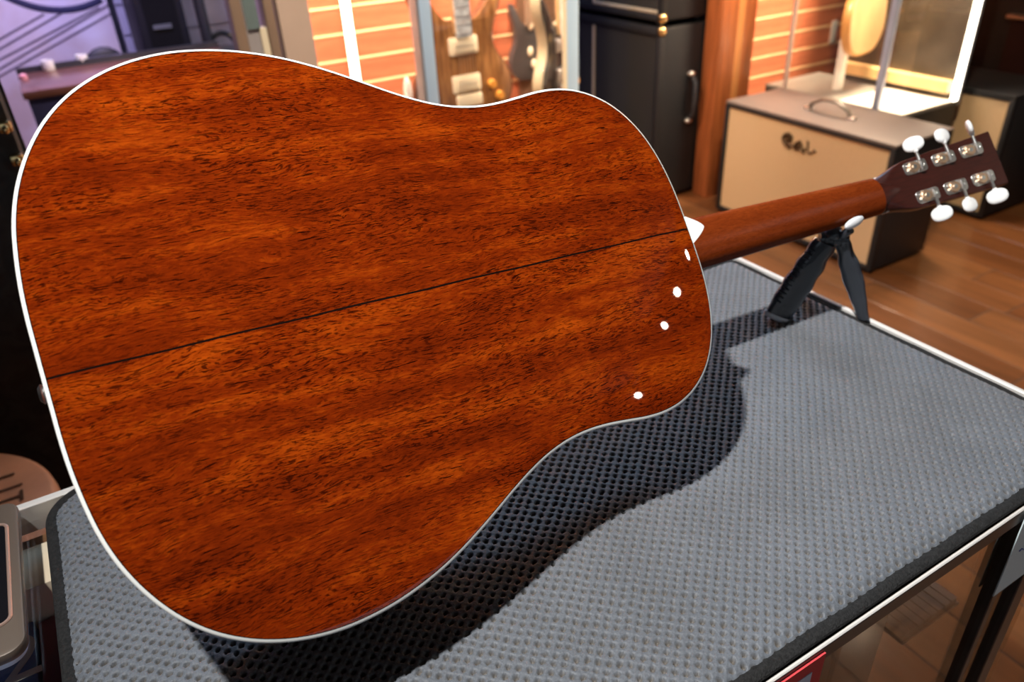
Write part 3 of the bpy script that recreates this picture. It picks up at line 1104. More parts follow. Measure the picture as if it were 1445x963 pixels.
nrk(G().ellipsoid((0.7455, 0.5090, 1.0205), (0.0155, 0.0042, 0.0062), 20, 12, Matrix.Rotation(-0.12, 3, 'Y')), 'cradle_pad', WHITEPAD, smooth=True)
nrk(G().ellipsoid((0.7485, 0.569, 1.02), (0.013, 0.004, 0.006), 16, 10), 'cradle_pad', WHITEPAD, smooth=True)


# ================================================================== AMPLIFIERS
def combo(name, x, y0, y1, h, depth, label, group=None, top_mat=TOLEX, logo=False, handle=True):
    c = empty(name, (x + depth / 2, (y0 + y1) / 2, 0), label, 'amplifier', group)
    fr = 0.022
    kk = lambda g, n, m, **kw: keep(g.build(n, m, **kw), c)
    z0 = 0.012
    kk(G().mm(np.array([x + 0.02, y0 + 0.002, z0]), np.array([x + depth, y1 - 0.002, h - 0.012])), 'cabinet_shell', TOLEX, bevel=0.006)
    kk(G().mm(np.array([x, y0, h - 0.014]), np.array([x + depth, y1, h])), 'top_panel', top_mat, bevel=0.006)
    for a, b in (((x, y0, z0), (x + 0.03, y0 + fr, h - 0.014)), ((x, y1 - fr, z0), (x + 0.03, y1, h - 0.014)), ((x, y0 + fr, z0), (x + 0.03, y1 - fr, z0 + fr)), ((x, y0 + fr, h - 0.014 - 0.012), (x + 0.03, y1 - fr, h - 0.014))):
        kk(G().mm(np.array(a), np.array(b)), 'front_frame', TOLEX, bevel=0.004)
    CLOTH = material('tan_grill_cloth', (0.60, 0.44, 0.26), 0.85, var=0.12, scale=260, stretch=(1, 1, 3), bump=0.4, bscale=500)
    kk(G().mm(np.array([x + 0.008, y0 + fr - 0.002, z0 + fr - 0.002]), np.array([x + 0.02, y1 - fr + 0.002, h - 0.024])), 'grill_cloth', CLOTH)
    for yy in (y0 + 0.05, y1 - 0.05):
        for xx in (x + 0.05, x + depth - 0.05):
            kk(G().lathe([(0.016, 0), (0.018, 0.013)], (xx, yy, 0), 14), 'rubber_foot', BLACKPL)
    if handle:
        ym = (y0 + y1) / 2 - 0.01
        xm = x + depth * 0.42
        hp_ = [(xm, ym - 0.10, h + 0.006), (xm, ym - 0.085, h + 0.030), (xm, ym - 0.04, h + 0.052), (xm, ym, h + 0.056), (xm, ym + 0.04, h + 0.052), (xm, ym + 0.085, h + 0.030), (xm, ym + 0.10, h + 0.006)]
        kk(G().tube(hp_, [0.012, 0.013, 0.014, 0.015, 0.014, 0.013, 0.012], 12, up=(0, 0, 1), flat=0.5), 'handle', material('grey_brown_handle', (0.10, 0.085, 0.07), 0.35, coat=0.4), smooth=True)
        for s in (-1, 1):
            kk(G().mm(np.array([xm - 0.012, ym + s * 0.105 - 0.016, h - 0.001]), np.array([xm + 0.012, ym + s * 0.105 + 0.016, h + 0.012])), 'handle_bracket', NICKEL, bevel=0.003)
    if logo:
        LG = material('dark_bronze_script', (0.10, 0.06, 0.03), 0.4, metal=0.5)
        lg = G()
        u0 = ony(1100, 190, 1) * 0

        def lp(px, py):
            p = onx(px, py, x + 0.006)
            return (x + 0.006, p[1], p[2])
        for st, r in (([(1112, 206), (1107, 201), (1105, 195), (1108, 190), (1113, 189), (1117, 193), (1116, 199), (1112, 203), (1110, 198), (1113, 195)], 0.0075),
                      ([(1112, 190), (1113, 200), (1114, 210)], 0.006),
                      ([(1114, 203), (1120, 207), (1124, 202), (1129, 200), (1131, 205), (1127, 210), (1122, 211), (1126, 205)], 0.0065),
                      ([(1127, 207), (1131, 212), (1134, 216), (1135, 209)], 0.0055),
                      ([(1140, 199), (1140, 207), (1139, 213), (1143, 217), (1147, 215), (1149, 212), (1151, 215)], 0.004)):
            lg.tube([lp(*p) for p in st], r, 7)
        kk(lg, 'script_logo', LG, smooth=True)
    return c


combo('combo_amplifier', 2.485, 1.592, 2.418, 0.505, 0.335, 'large black amplifier with tan grill cloth, top handle and script logo standing on the floor', logo=True, top_mat=TOLEXB)
combo('speaker_cabinet', 3.29, 1.648, 2.45, 0.53, 0.36, 'second tan fronted black speaker cabinet beyond the glass display case', handle=False)


def half_stack():
    x, y0, y1, d = 2.314, 2.662, 3.40, 0.31
    lab = ('tall black speaker cabinet with side handle at the bottom of the stack', 'black speaker cabinet with gold piping on top of the stack')
    for n_, (z0, z1) in enumerate(((0.0, 0.785), (0.79, 1.55))):
        c = empty('stack_cabinet', (x + d / 2, (y0 + y1) / 2, z0), lab[n_], 'speaker cabinet', 'stacked black speaker cabinets')
        kk = lambda g, nm, m, **kw: keep(g.build(nm, m, **kw), c)
        kk(G().mm(np.array([x + 0.02, y0, z0 + 0.02]), np.array([x + d, y1, z1])), 'cabinet_shell', TOLEX, bevel=0.012)
        kk(G().mm(np.array([x + 0.012, y0 + 0.03, z0 + 0.05]), np.array([x + 0.03, y1 - 0.03, z1 - 0.035])), 'grill_cloth', GRILL)
        for a, b in (((y0, z0 + 0.02), (y1, z0 + 0.05)), ((y0, z1 - 0.035), (y1, z1)), ((y0, z0 + 0.05), (y0 + 0.03, z1 - 0.035)), ((y1 - 0.03, z0 + 0.05), (y1, z1 - 0.035))):
            kk(G().mm(np.array([x, a[0], a[1]]), np.array([x + 0.03, b[0], b[1]])), 'front_frame', TOLEX, bevel=0.006)
        yp = 3.15
        pp = [(x + 0.008, y0 + 0.035, z0 + 0.055), (x + 0.008, yp, z0 + 0.055), (x + 0.008, yp, z1 - 0.04), (x + 0.008, y0 + 0.035, z1 - 0.04)]
        for a, b in ((0, 1), (1, 2), (2, 3)) if n_ else ((1, 2),):
            kk(G().cyl(pp[a], pp[b], 0.008, 8), 'piping', PIPING, smooth=True)
        for yy in (y0 + 0.012, y1 - 0.012):
            for xx in (x + 0.014, x + d - 0.014):
                for zz in (z0 + 0.034, z1 - 0.014):
                    kk(G().ellipsoid((xx, yy, zz), (0.019, 0.019, 0.019), 12, 8, e=0.7), 'corner_cap', GOLD, smooth=True)
        for xx in (x + 0.05, x + d - 0.05):
            for yy in (y0 + 0.06, y1 - 0.06):
                kk(G().lathe([(0.02, 0.0), (0.02, 0.03)], (xx, yy, z0), 12), 'rubber_foot', BLACKPL)
        # side handle on the face towards the counter
        hx_ = x + 0.19
        hz = z0 + 0.47
        if n_ == 0:
            kk(G().tube([(hx_, y0 - 0.006, hz + 0.10), (hx_, y0 - 0.03, hz + 0.07), (hx_, y0 - 0.034, hz), (hx_, y0 - 0.03, hz - 0.07), (hx_, y0 - 0.006, hz - 0.10)], 0.011, 10), 'side_handle', BLACKPL, smooth=True)
            for s in (-1, 1):
                kk(G().ellipsoid((hx_ - 0.005, y0 - 0.008, hz + s * 0.105), (0.02, 0.014, 0.012), 12, 8), 'handle_cap', NICKEL, smooth=True)


half_stack()

# ================================================================== WOODEN POST, CABINET FRAMES
tp = tag(G().mm(np.array([2.56, 2.56, 0]), np.array([2.66, 2.655, 2.6])).build('trim_1', POSTWOOD, bevel=0.004), kind='structure')
tag(G().mm(np.array([2.66, 2.575, 0]), np.array([2.715, 2.66, 2.6])).build('trim_2', POSTWOOD2, bevel=0.004), kind='structure')
tag(G().mm(np.array([2.715, 2.59, 0]), np.array([2.80, 2.66, 2.6])).build('trim_3', POSTWOOD, bevel=0.004), kind='structure')
tag(G().mm(np.array([2.80, 2.66, 0]), np.array([2.86, 2.755, 2.6])).build('trim_4', POSTWOOD2, bevel=0.004), kind='structure')

# booth of two glass fronted cabinets before the orange boards
YC = 2.30
xc = lambda px: float(ony(px, 20, YC)[0])
c1 = empty('glass_cabinet', (0.85, 2.5, 0), 'narrow lit glass cabinet with glowing tube in front of orange boards', 'cabinet')
kk = lambda g, nm, m, c=c1, **kw: keep(g.build(nm, m, **kw), c)
kk(G().mm(np.array([xc(393), YC, 0]), np.array([xc(437), YC + 0.03, 1.85])), 'side_panel', BEIGE)
kk(G().mm(np.array([xc(393), YC + 0.03, 0]), np.array([xc(400), 2.80, 1.85])), 'side_panel', BEIGE)
kk(G().mm(np.array([xc(437), YC, 0]), np.array([xc(583), 2.80, 0.2])), 'base', TAN)
kk(G().mm(np.array([xc(393), YC, 1.85]), np.array([xc(583), 2.84, 1.9])), 'top', TAN)
kk(G().mm(np.array([xc(437), YC + 0.01, 0.2]), np.array([xc(583), YC + 0.016, 1.85])), 'front_glass', GLASS)
kk(G().cyl((xc(499), YC + 0.06, 0.2), (xc(499), YC + 0.06, 1.85), 0.014, 12), 'light_tube', LED, smooth=True)
c2 = empty('wide_glass_cabinet', (1.35, 2.5, 0), 'wide glass cabinet with pale blue door frames showing electric guitars', 'cabinet')
kk2 = lambda g, nm, m, **kw: keep(g.build(nm, m, **kw), c2)
kk2(G().mm(np.array([xc(584), YC - 0.02, 0]), np.array([xc(588), YC + 0.03, 1.85])), 'frame_edge', GREYALU)
kk2(G().mm(np.array([xc(588), YC - 0.02, 0]), np.array([xc(605), YC + 0.03, 1.85])), 'door_frame', BLUEALU, bevel=0.003)
kk2(G().mm(np.array([xc(790), YC - 0.02, 0]), np.array([xc(795), YC - 0.012, 1.85])), 'frame_edge', CREAM)
kk2(G().mm(np.array([xc(795), YC - 0.02, 0]), np.array([xc(812), YC + 0.004, 1.85])), 'door_frame', BLUEALU, bevel=0.003)
kk2(G().mm(np.array([xc(588), YC + 0.031, 0]), np.array([xc(812), 2.80, 0.2])), 'base', TAN)
kk2(G().mm(np.array([xc(584), YC, 1.851]), np.array([xc(812), 2.84, 1.9])), 'top', TAN)
kk2(G().mm(np.array([xc(605), YC + 0.004, 0.2]), np.array([xc(788), YC + 0.01, 1.85])), 'front_glass', GLASS)
xa_, xb_ = float(ony(730, 60, 2.835)[0]), float(ony(806, 60, 2.835)[0])
kk2(G().mm(np.array([xa_, 2.822, 0.2]), np.array([xb_, 2.838, 1.85])), 'brown_panel', material('brown_cabinet_panel', (0.17, 0.095, 0.06), 0.3, coat=0.3, var=0.25, scale=3))


def egtr_outline(s=1.0):
    pts = [(0, -0.20), (0.09, -0.193), (0.15, -0.155), (0.168, -0.10), (0.155, -0.045), (0.122, 0.0), (0.108, 0.04), (0.118, 0.09), (0.142, 0.14), (0.146, 0.172), (0.128, 0.182), (0.10, 0.155), (0.062, 0.118), (0.033, 0.108),
           (-0.033, 0.108), (-0.065, 0.125), (-0.105, 0.185), (-0.135, 0.222), (-0.152, 0.215), (-0.148, 0.165), (-0.122, 0.10), (-0.112, 0.045), (-0.125, 0.0), (-0.158, -0.05), (-0.170, -0.10), (-0.15, -0.155), (-0.09, -0.193)]
    return [(x * s, y * s) for x, y in catmull(pts, 3)]


def electric(name, label, pos, lean, body_mat, edge_mat, hard, knob, yaw=0.0, mirror=False):
    """upright electric guitar; pos = world point of the body centre front"""
    c = empty(name, pos, label, 'guitar')
    c.rotation_euler = (lean, 0, yaw)
    m = Matrix(((1, 0, 0), (0, 0, -1), (0, 1, 0)))       # outline x -> x, y -> z, extrude towards -y (front)
    o = [((-x if mirror else x), y) for x, y in egtr_outline()]
    G().prism(o, 0.042, m, (0, 0.045, 0)).build('body', edge_mat, c, bevel=0.006)
    G().prism([(x * 0.965, y * 0.97) for x, y in o], 0.006, m, (0, 0.005, 0)).build('top', body_mat, c, bevel=0.003)
    G().box((0, -0.006, 0.30), (0.054, 0.022, 0.46)).build('neck', material('maple_neck', (0.55, 0.36, 0.18), 0.4), c, bevel=0.004)
    G().box((0, -0.019, 0.29), (0.052, 0.005, 0.46)).build('fretboard', material('pale_fretboard', (0.55, 0.6, 0.62), 0.4, var=0.5, scale=40), c)
    for i in range(18):
        G().box((0, -0.0222, 0.07 + i * 0.025), (0.052, 0.0015, 0.002)).build('fret', NICKEL, c)
    G().prism([(-0.025, 0.52), (0.025, 0.52), (0.045, 0.56), (0.03, 0.70), (-0.03, 0.71), (-0.04, 0.56)], 0.016, m, (0, 0.0, 0)).build('headstock', edge_mat, c, bevel=0.003)
    for zz in (0.035, -0.075):
        r = G().prism(rrect(-0.049, 0.049, -0.026, 0.026, 0.008, 4), 0.008, m, (0, -0.001, zz))
        ring = r.build('pickup_ring', hard, c, bevel=0.002)
        G().prism(rrect(-0.037, 0.037, -0.018, 0.018, 0.004, 3), 0.006, m, (0, -0.009, zz)).build('pickup_cover', CREAM if hard is CREAM else NICKEL, ring, bevel=0.0015)
        for i in range(6):
            G().cyl((-0.026 + i * 0.0104, -0.0145, zz), (-0.026 + i * 0.0104, -0.0165, zz), 0.003, 8).build('pole_piece', NICKEL, ring)
    G().box((0.003, -0.008, -0.125), (0.088, 0.014, 0.036)).build('bridge', hard if hard is CREAM else NICKEL, c, bevel=0.004)
    for i in range(6):
        G().cyl((-0.026 + i * 0.0104, -0.020, -0.12), (-0.021 + i * 0.0084, -0.026, 0.52), 0.0009, 4).build('string', NICKEL, c)
    for x, z in ((0.088, -0.09), (0.112, -0.128)):
        x = -x if mirror else x
        G().tube([(x, -0.001, z), (x, -0.012, z), (x, -0.018, z)], [0.0145, 0.0135, 0.011], 16).build('knob', knob, c, smooth=True)
    return c


BURST = material('brown_burst_top', (0.16, 0.065, 0.022), 0.25, coat=0.9, var=0.5, scale=7, stretch=(10, 1, 1.5), col2=(0.42, 0.2, 0.07))
p = ony(655, 92, 2.44)
eg = electric('burst_electric_guitar', 'brown figured electric guitar with cream pickup rings and amber knobs inside the glass cabinet', (p[0], 2.44, p[2] + 0.025), math.radians(-3), BURST,
              material('dark_burst_edge', (0.05, 0.02, 0.01), 0.25, coat=0.9), CREAM, AMBER)
eg.scale = (1.12, 1.12, 1.12)
BLK = material('black_gloss_lacquer', (0.015, 0.016, 0.018), 0.2, coat=1.0)
p = ony(792, 75, 2.6)
bg = electric('black_electric_guitar', 'black electric guitar with cream edge half hidden by the cabinet door frame', (p[0], p[1], p[2]), math.radians(-2), BLK, material('dull_cream_edge', (0.42, 0.38, 0.26), 0.4), NICKEL, AMBER, yaw=math.radians(30))
# stands that carry the two cabinet guitars
for o_, f_, nm in ((eg, 1.12, 'pale wooden stand under the brown electric guitar in the cabinet'), (bg, 1.0, 'pale wooden stand under the black electric guitar in the cabinet')):
    z = o_.location.z - 0.2 * f_
    st = G().mm(np.array([o_.location.x - 0.05, o_.location.y - 0.05, 0.2]), np.array([o_.location.x + 0.045, o_.location.y + 0.05, max(0.22, z + 0.003)])).build('guitar_stand', MATS['maple_neck'], bevel=0.004)
    tag(st, nm, 'stand')
# small dark guitar hung on the brown panel
p = ony(746, 62, 2.79)
sg = empty('hanging_guitar', (p[0], p[1], p[2]), 'small dark guitar with bright hardware hanging on the brown cabinet panel', 'guitar')
mm_ = Matrix(((1, 0, 0), (0, 0, -1), (0, 1, 0)))
G().prism([(x * 0.5, y * 0.7) for x, y in egtr_outline()], 0.03, mm_, (0, 0.029, 0)).build('body', material('grey_black_body', (0.06, 0.06, 0.065), 0.3, coat=0.5), sg, bevel=0.004)
G().box((0, -0.005, 0.27), (0.03, 0.012, 0.4)).build('neck', TAN, sg)
for x, z in ((0.01, 0.07), (0.005, -0.03), (0.02, -0.08)):
    G().ellipsoid((x, -0.004, z), (0.012, 0.008, 0.02), 12, 8).build('hardware', CREAM, sg, smooth=True)
p = ony(591, 126, 2.40)
wfit = G().ellipsoid((xc(578), 2.38, p[2]), (0.014, 0.014, 0.05), 14, 10).build('white_fitting', material('white_enamel', (0.9, 0.88, 0.82), 0.35, var=0.02), smooth=True)
tag(wfit, 'small white rounded fitting beside the pale blue door frame', 'fitting')
p = ony(688, 15, 2.62)  # tube added as a painted highlight beside the guitar's cutaway
wt = G().tube([(p[0], 2.62, 0.2), (p[0], 2.62, 1.85)], 0.014, 12).build('highlight_tube', material('white_enamel', (0.9, 0.88, 0.82), 0.35, var=0.02), smooth=True)
tag(wt, 'added white tube standing in for the highlight on the brown electric guitar', 'tube')

# ================================================================== GLASS VITRINE BEHIND THE AMPLIFIER
VX0, VX1, VY0, VY1, VZ = 2.865, 3.225, 1.84, 2.55, 0.49
vt = empty('glass_vitrine', ((VX0 + VX1) / 2, (VY0 + VY1) / 2, 0), 'tall glass display case with glowing corner strip behind the large amplifier', 'display case')
kv = lambda g, nm, m, **kw: keep(g.build(nm, m, **kw), vt)
kv(G().mm(np.array([VX0, VY0, 0]), np.array([VX1, VY1, VZ - 0.012])), 'base', material('dark_vitrine_base', (0.03, 0.026, 0.022), 0.5), bevel=0.004)
kv(G().mm(np.array([VX0, VY0, VZ - 0.012]), np.array([VX1, VY1, VZ])), 'base_top', material('grey_vitrine_top', (0.22, 0.22, 0.2), 0.4))
kv(G().mm(np.array([VX0 + 0.004, VY0 + 0.004, VZ]), np.array([VX1 - 0.03, 2.14, VZ + 0.003])), 'white_plate', material('white_base_plate', (0.9, 0.87, 0.8), 0.5, var=0.02))
pb = onz(1242, 152, VZ)
kv(G().mm(np.array([VX0 - 0.002, pb[1] - 0.014, VZ]), np.array([VX0 + 0.02, pb[1] + 0.014, 2.0])), 'centre_post', material('steel_blue_post', (0.40, 0.46, 0.62), 0.4, metal=0.3), bevel=0.003)
pb2 = onz(1108, 124, VZ)
kv(G().mm(np.array([VX0, pb2[1] - 0.009, VZ]), np.array([VX0 + 0.014, pb2[1] + 0.009, 2.0])), 'side_post', material('pale_post', (0.62, 0.52, 0.48), 0.4, metal=0.2), bevel=0.002)
kv(G().mm(np.array([VX1 - 0.03, VY0 + 0.0, VZ]), np.array([VX1 - 0.004, VY0 + 0.016, 2.0])), 'light_strip', LED)
kv(G().mm(np.array([VX1 - 0.004, VY0 - 0.002, VZ - 0.02]), np.array([VX1 + 0.012, VY0 + 0.03, 2.0])), 'corner_post', GREYALU)
kv(G().mm(np.array([VX1 - 0.006, VY0 + 0.03, VZ]), np.array([VX1, 2.45, 2.0])), 'smoked_back', material('smoked_back_panel', (0.055, 0.047, 0.037), 0.3, coat=0.3, var=0.5, scale=5))
kv(G().mm(np.array([VX1 - 0.05, VY0 + 0.03, VZ + 0.03]), np.array([VX1 - 0.006, 2.42, VZ + 0.075])), 'back_ledge', material('yellow_maple', (0.72, 0.52, 0.24), 0.5, var=0.1))
kv(G().mm(np.array([VX0 + 0.002, VY0 + 0.004, VZ]), np.array([VX0 + 0.006, VY1, 2.0])), 'front_glass', GLASS)
kv(G().mm(np.array([VX0, VY0 - 0.002, VZ]), np.array([VX1 - 0.03, VY0 + 0.002, 2.0])), 'side_glass', GLASS)
kv(G().mm(np.array([VX0, VY0, 2.0]), np.array([VX1, VY1, 2.04])), 'top', TAN)

# natural guitar on its white stand post
NATM = material('natural_maple_top', (0.80, 0.52, 0.25), 0.3, coat=0.9, var=0.18, scale=6, stretch=(1, 10, 1.2))
NATE = material('amber_side', (0.62, 0.30, 0.09), 0.3, coat=0.9)
pg = onx(1222, 40, 3.045)
ng = electric('natural_electric_guitar', 'pale natural maple electric guitar on a white post inside the glass display case', (3.045, pg[1], VZ + 0.425), math.radians(-3), NATM, NATE, NICKEL, AMBER, yaw=math.radians(10))
ng.scale = (0.9, 0.9, 1.35)
for ch in list(ng.children):
    if ch.name.startswith(('pickup', 'bridge', 'knob', 'string')):
        for c_ in list(ch.children):
            bpy.data.objects.remove(c_)
        bpy.data.objects.remove(ch)
ps_ = onz(1203, 140, VZ)
sp = G()
sp.mm(np.array([3.0, pg[1] + 0.05, VZ]), np.array([3.03, pg[1] + 0.085, VZ + 0.22]))
tag(sp.build('white_stand_post', material('white_stand', (0.92, 0.9, 0.82), 0.4), bevel=0.003), 'white upright post carrying the natural guitar in the display case', 'stand')
p = ony(1176, 45, 2.74)
swp = G().mm(np.array([p[0] - 0.02, 2.735, p[2] - 0.055]), np.array([p[0] + 0.02, 2.748, p[2] + 0.055])).build('wall_tag', material('white_enamel', (0.9, 0.88, 0.82), 0.35, var=0.02), bevel=0.004)
tag(swp, 'small white tag on the orange boards behind the display case', 'tag')
# dark furniture at the far right
dc = empty('dark_cabinet', (4.1, 2.1, 0), 'tall dark cabinet with reddish side standing beyond the tan speaker cabinet', 'cabinet')
keep(G().mm(np.array([3.85, 1.2, 0]), np.array([4.5, 2.9, 1.6])).build('carcass', material('black_wood', (0.008, 0.008, 0.009), 0.6, spec=0.3), bevel=0.006), dc)
p = onx(1437, 60, 3.84)
keep(G().mm(np.array([3.825, 1.3, 0.2]), np.array([3.85, p[1] + 0.05, p[2] + 0.10])).build('red_panel', material('dark_red_panel', (0.016, 0.005, 0.005), 0.6, spec=0.2)), dc)
keep(G().mm(np.array([3.81, 1.25, p[2] + 0.10]), np.array([3.85, p[1] + 0.07, p[2] + 0.115])).build('trim_strip', NICKEL), dc)

# ================================================================== LEFT SIDE
YM = 3.93
mu = empty('guitar_mural', (0.0, YM, 0.4), 'large printed wall panel showing a pale acoustic guitar top with strings', 'mural')
km = lambda g, nm, m, **kw: keep(g.build(nm, m, **kw), mu)
km(G().mm(np.array([-1.2, YM, 0.2]), np.array([0.335, YM + 0.03, 1.9])), 'panel', material('pale_mural_print', (0.62, 0.50, 0.46), 0.6, scale=5, col2=(0.80, 0.74, 0.80)))
km(G().mm(np.array([0.335, YM - 0.01, 0.2]), np.array([0.352, YM + 0.03, 1.9])), 'edge_strip', BLACKPL)
pa = [ony(x, y, YM) for x, y in ((0, -10), (38, 7), (82, 14), (120, 8), (150, -6))]
# rosette arc: circle through three printed points
A_, B_, C_ = (np.array([q[0], q[2]]) for q in (pa[0], pa[2], pa[4]))
mA = np.array([B_ - A_, C_ - A_]) * 2
cc_ = np.linalg.solve(mA, np.array([B_ @ B_ - A_ @ A_, C_ @ C_ - A_ @ A_]))
rr_ = np.linalg.norm(A_ - cc_)
ros = G()
arc = [(cc_[0] + rr_ * math.cos(a), YM - 0.002, cc_[1] + rr_ * math.sin(a)) for a in np.linspace(0, 2 * PI, 145)]
arc = [q for q in arc if q[0] < 0.32 and q[2] < 1.85][:]
k0 = max(range(len(arc)), key=lambda i: math.dist(arc[i], arc[i - 1]))
arc = arc[k0:] + arc[:k0]
ros.tube(arc, 0.013, 8, flat=0.25, up=(0, 1, 0))
km(ros, 'rosette_ring', material('navy_print', (0.03, 0.03, 0.08), 0.6))
for a, b in (((0, 55), (62, 20)), ((0, 69), (98, 12)), ((0, 84), (140, 10)), ((2, 96), (158, 4)), ((24, 94), (162, 16))):
    q1, q2 = ony(*a, YM), ony(*b, YM)
    d = q1 + (q1 - q2) * 1.2
    km(G().tube([(d[0], YM - 0.001, d[2]), (q2[0], YM - 0.001, q2[2])], 0.004, 6, flat=0.4, up=(0, 1, 0)), 'printed_string', material('string_print', (0.12, 0.09, 0.13), 0.6))
# console table with two white cups, chair behind
tz = 0.86
q1, q2, q3 = onz(24, 104, tz), onz(33, 121, tz), onz(140, 86, tz)
tbl = empty('console_table', (0.2, 3.1, 0), 'small brown topped console table with dark apron before the mural', 'table')
kt = lambda g, nm, m, **kw: keep(g.build(nm, m, **kw), tbl)
TB = material('brown_table_top', (0.16, 0.06, 0.04), 0.35, coat=0.3, var=0.2, scale=4, stretch=(1, 8, 1))
kt(G().mm(np.array([q1[0], 2.92, tz - 0.025]), np.array([0.62, q1[1], tz])), 'table_top', TB, bevel=0.004)
kt(G().mm(np.array([q1[0] + 0.01, 2.94, tz - 0.16]), np.array([0.60, q1[1] - 0.02, tz - 0.025])), 'apron', material('navy_apron', (0.03, 0.03, 0.09), 0.5))
kt(G().mm(np.array([q1[0], q1[1] - 0.02, tz]), np.array([0.62, q1[1], tz + 0.02])), 'back_ledge', BLACKPL)
for xx in (q1[0] + 0.04, 0.58):
    for yy in (2.96, q1[1] - 0.05):
        kt(G().mm(np.array([xx - 0.02, yy - 0.02, 0]), np.array([xx + 0.02, yy + 0.02, tz - 0.16])), 'leg', BLACKPL)
for lab_, x_, y_ in (('small white cup on the console table near the pink candle', 70, 99), ('small white cup on the console table by the black chair', 118, 91)):
    q = onz(x_, y_, tz)
    o = G().lathe([(0.018, 0), (0.020, 0.004), (0.021, 0.028), (0.021, 0.034), (0.018, 0.034), (0.017, 0.01)], (q[0], q[1], tz), 20).build('white_cup', PEARL, smooth=True)
    tag(o, lab_, 'cup', 'white cups on the console table')
q = onz(34, 112, tz)
tag(G().lathe([(0.012, 0), (0.012, 0.014), (0.006, 0.018)], (q[0], q[1], tz), 16).build('pink_candle', material('pink_wax', (0.8, 0.35, 0.35), 0.5), smooth=True), 'tiny pink candle at the end of the console table', 'candle')
ch = empty('black_chair', (0.17, 3.62, 0), 'black chair with rounded back between the console table and mural', 'chair')
kc = lambda g, nm, m, **kw: keep(g.build(nm, m, **kw), ch)
q = ony(138, 66, 3.62)
kc(G().ellipsoid((q[0] + 0.01, 3.62, q[2] - 0.17), (0.11, 0.03, 0.17), 20, 12), 'backrest', TOLEX, smooth=True)
kc(G().box((q[0] + 0.01, 3.46, 0.48), (0.22, 0.26, 0.07)), 'seat', TOLEX, bevel=0.02)
for sx_ in (-0.09, 0.09):
    for sy_ in (-0.1, 0.1):
        kc(G().cyl((q[0] + 0.01 + sx_, 3.46 + sy_, 0), (q[0] + 0.01 + sx_ * 0.9, 3.46 + sy_ * 0.9, 0.46), 0.013, 10), 'leg', BLACKPL)
kc(G().cyl((q[0] + 0.01, 3.60, 0.5), (q[0] + 0.01, 3.63, q[2] - 0.25), 0.016, 10), 'back_post', BLACKPL)
# tall dark loudspeaker
ts = empty('tall_loudspeaker', (0.47, 3.5, 0), 'tall dark loudspeaker in blue light beside the mural', 'loudspeaker')
q1, q2 = ony(196, 40, 3.4), ony(266, 40, 3.4)
keep(G().mm(np.array([q1[0], 3.4, 0.0]), np.array([q2[0], 3.72, 1.6])).build('enclosure', material('black_blue_enclosure', (0.006, 0.006, 0.012), 0.6, spec=0.2), bevel=0.01), ts)
keep(G().mm(np.array([q1[0] + 0.03, 3.394, 0.05]), np.array([q2[0] - 0.03, 3.4, 1.55])).build('front_grill', material('deep_black_grill', (0.005, 0.005, 0.007), 0.9, spec=0.1)), ts)
keep(G().mm(np.array([q1[0] + 0.05, 3.388, 0.93]), np.array([q2[0] - 0.06, 3.394, 0.945])).build('badge', material('dim_badge', (0.08, 0.09, 0.12), 0.4)), ts)
# stand pole, arched microphone-stand base, brown frame and panel unit
q = ony(289, 40, 3.55)
tag(G().tube([(q[0], 3.55, 0.0), (q[0], 3.55, 0.02), (q[0], 3.55, 0.021), (q[0], 3.55, 1.7)], [0.09, 0.09, 0.022, 0.022], 16).build('floor_pole', material('grey_pole', (0.09, 0.09, 0.085), 0.5), smooth=True), 'dark grey upright floor pole between loudspeaker and brown frame', 'pole')
q = ony(312, 50, 3.75)
arch = [(q[0] + 0.055 * math.cos(a), 3.75, q[2] - 0.05 + 0.06 * math.sin(a)) for a in np.linspace(-0.2, PI, 14)]
ag = empty('curved_stool', (q[0], 3.75, 0), 'small black stool with arched back before the purple wall', 'stool')
keep(G().tube(arch, 0.011, 8).build('arched_back', BLACKPL, smooth=True), ag)
keep(G().tube([(q[0], 3.75, q[2] - 0.09), (q[0], 3.75, q[2] - 0.055)], 0.09, 20).build('seat', BLACKPL, smooth=True), ag)
keep(G().tube([(q[0], 3.75, 0), (q[0], 3.75, 0.02), (q[0], 3.75, 0.025), (q[0], 3.75, q[2] - 0.09)], [0.12, 0.12, 0.02, 0.02], 20).build('pedestal', BLACKPL, smooth=True), ag)
pw_ = tag(G().mm(np.array([0.36, 3.9, 0.0]), np.array([0.85, 3.99, 2.0])).build('wall_panelled', material('lilac_wall', (0.42, 0.40, 0.52), 0.7), ), kind='structure')
for i in range(14):
    b_ = G().box(((0.36 + 0.85) / 2, 3.894, 0.06 + i * 0.122), (0.49, 0.012, 0.112)).build('board', MATS['lilac_wall'], pw_)


def column(name, px0, px1, y, m, label, cat, z1=2.0, dep=0.06, ref=40):
    a, b = ony(px0, ref, y), ony(px1, ref, y)
    o = G().mm(np.array([a[0], y, 0]), np.array([b[0], y + dep, z1])).build(name, m, bevel=0.003)
    return tag(o, label, cat)


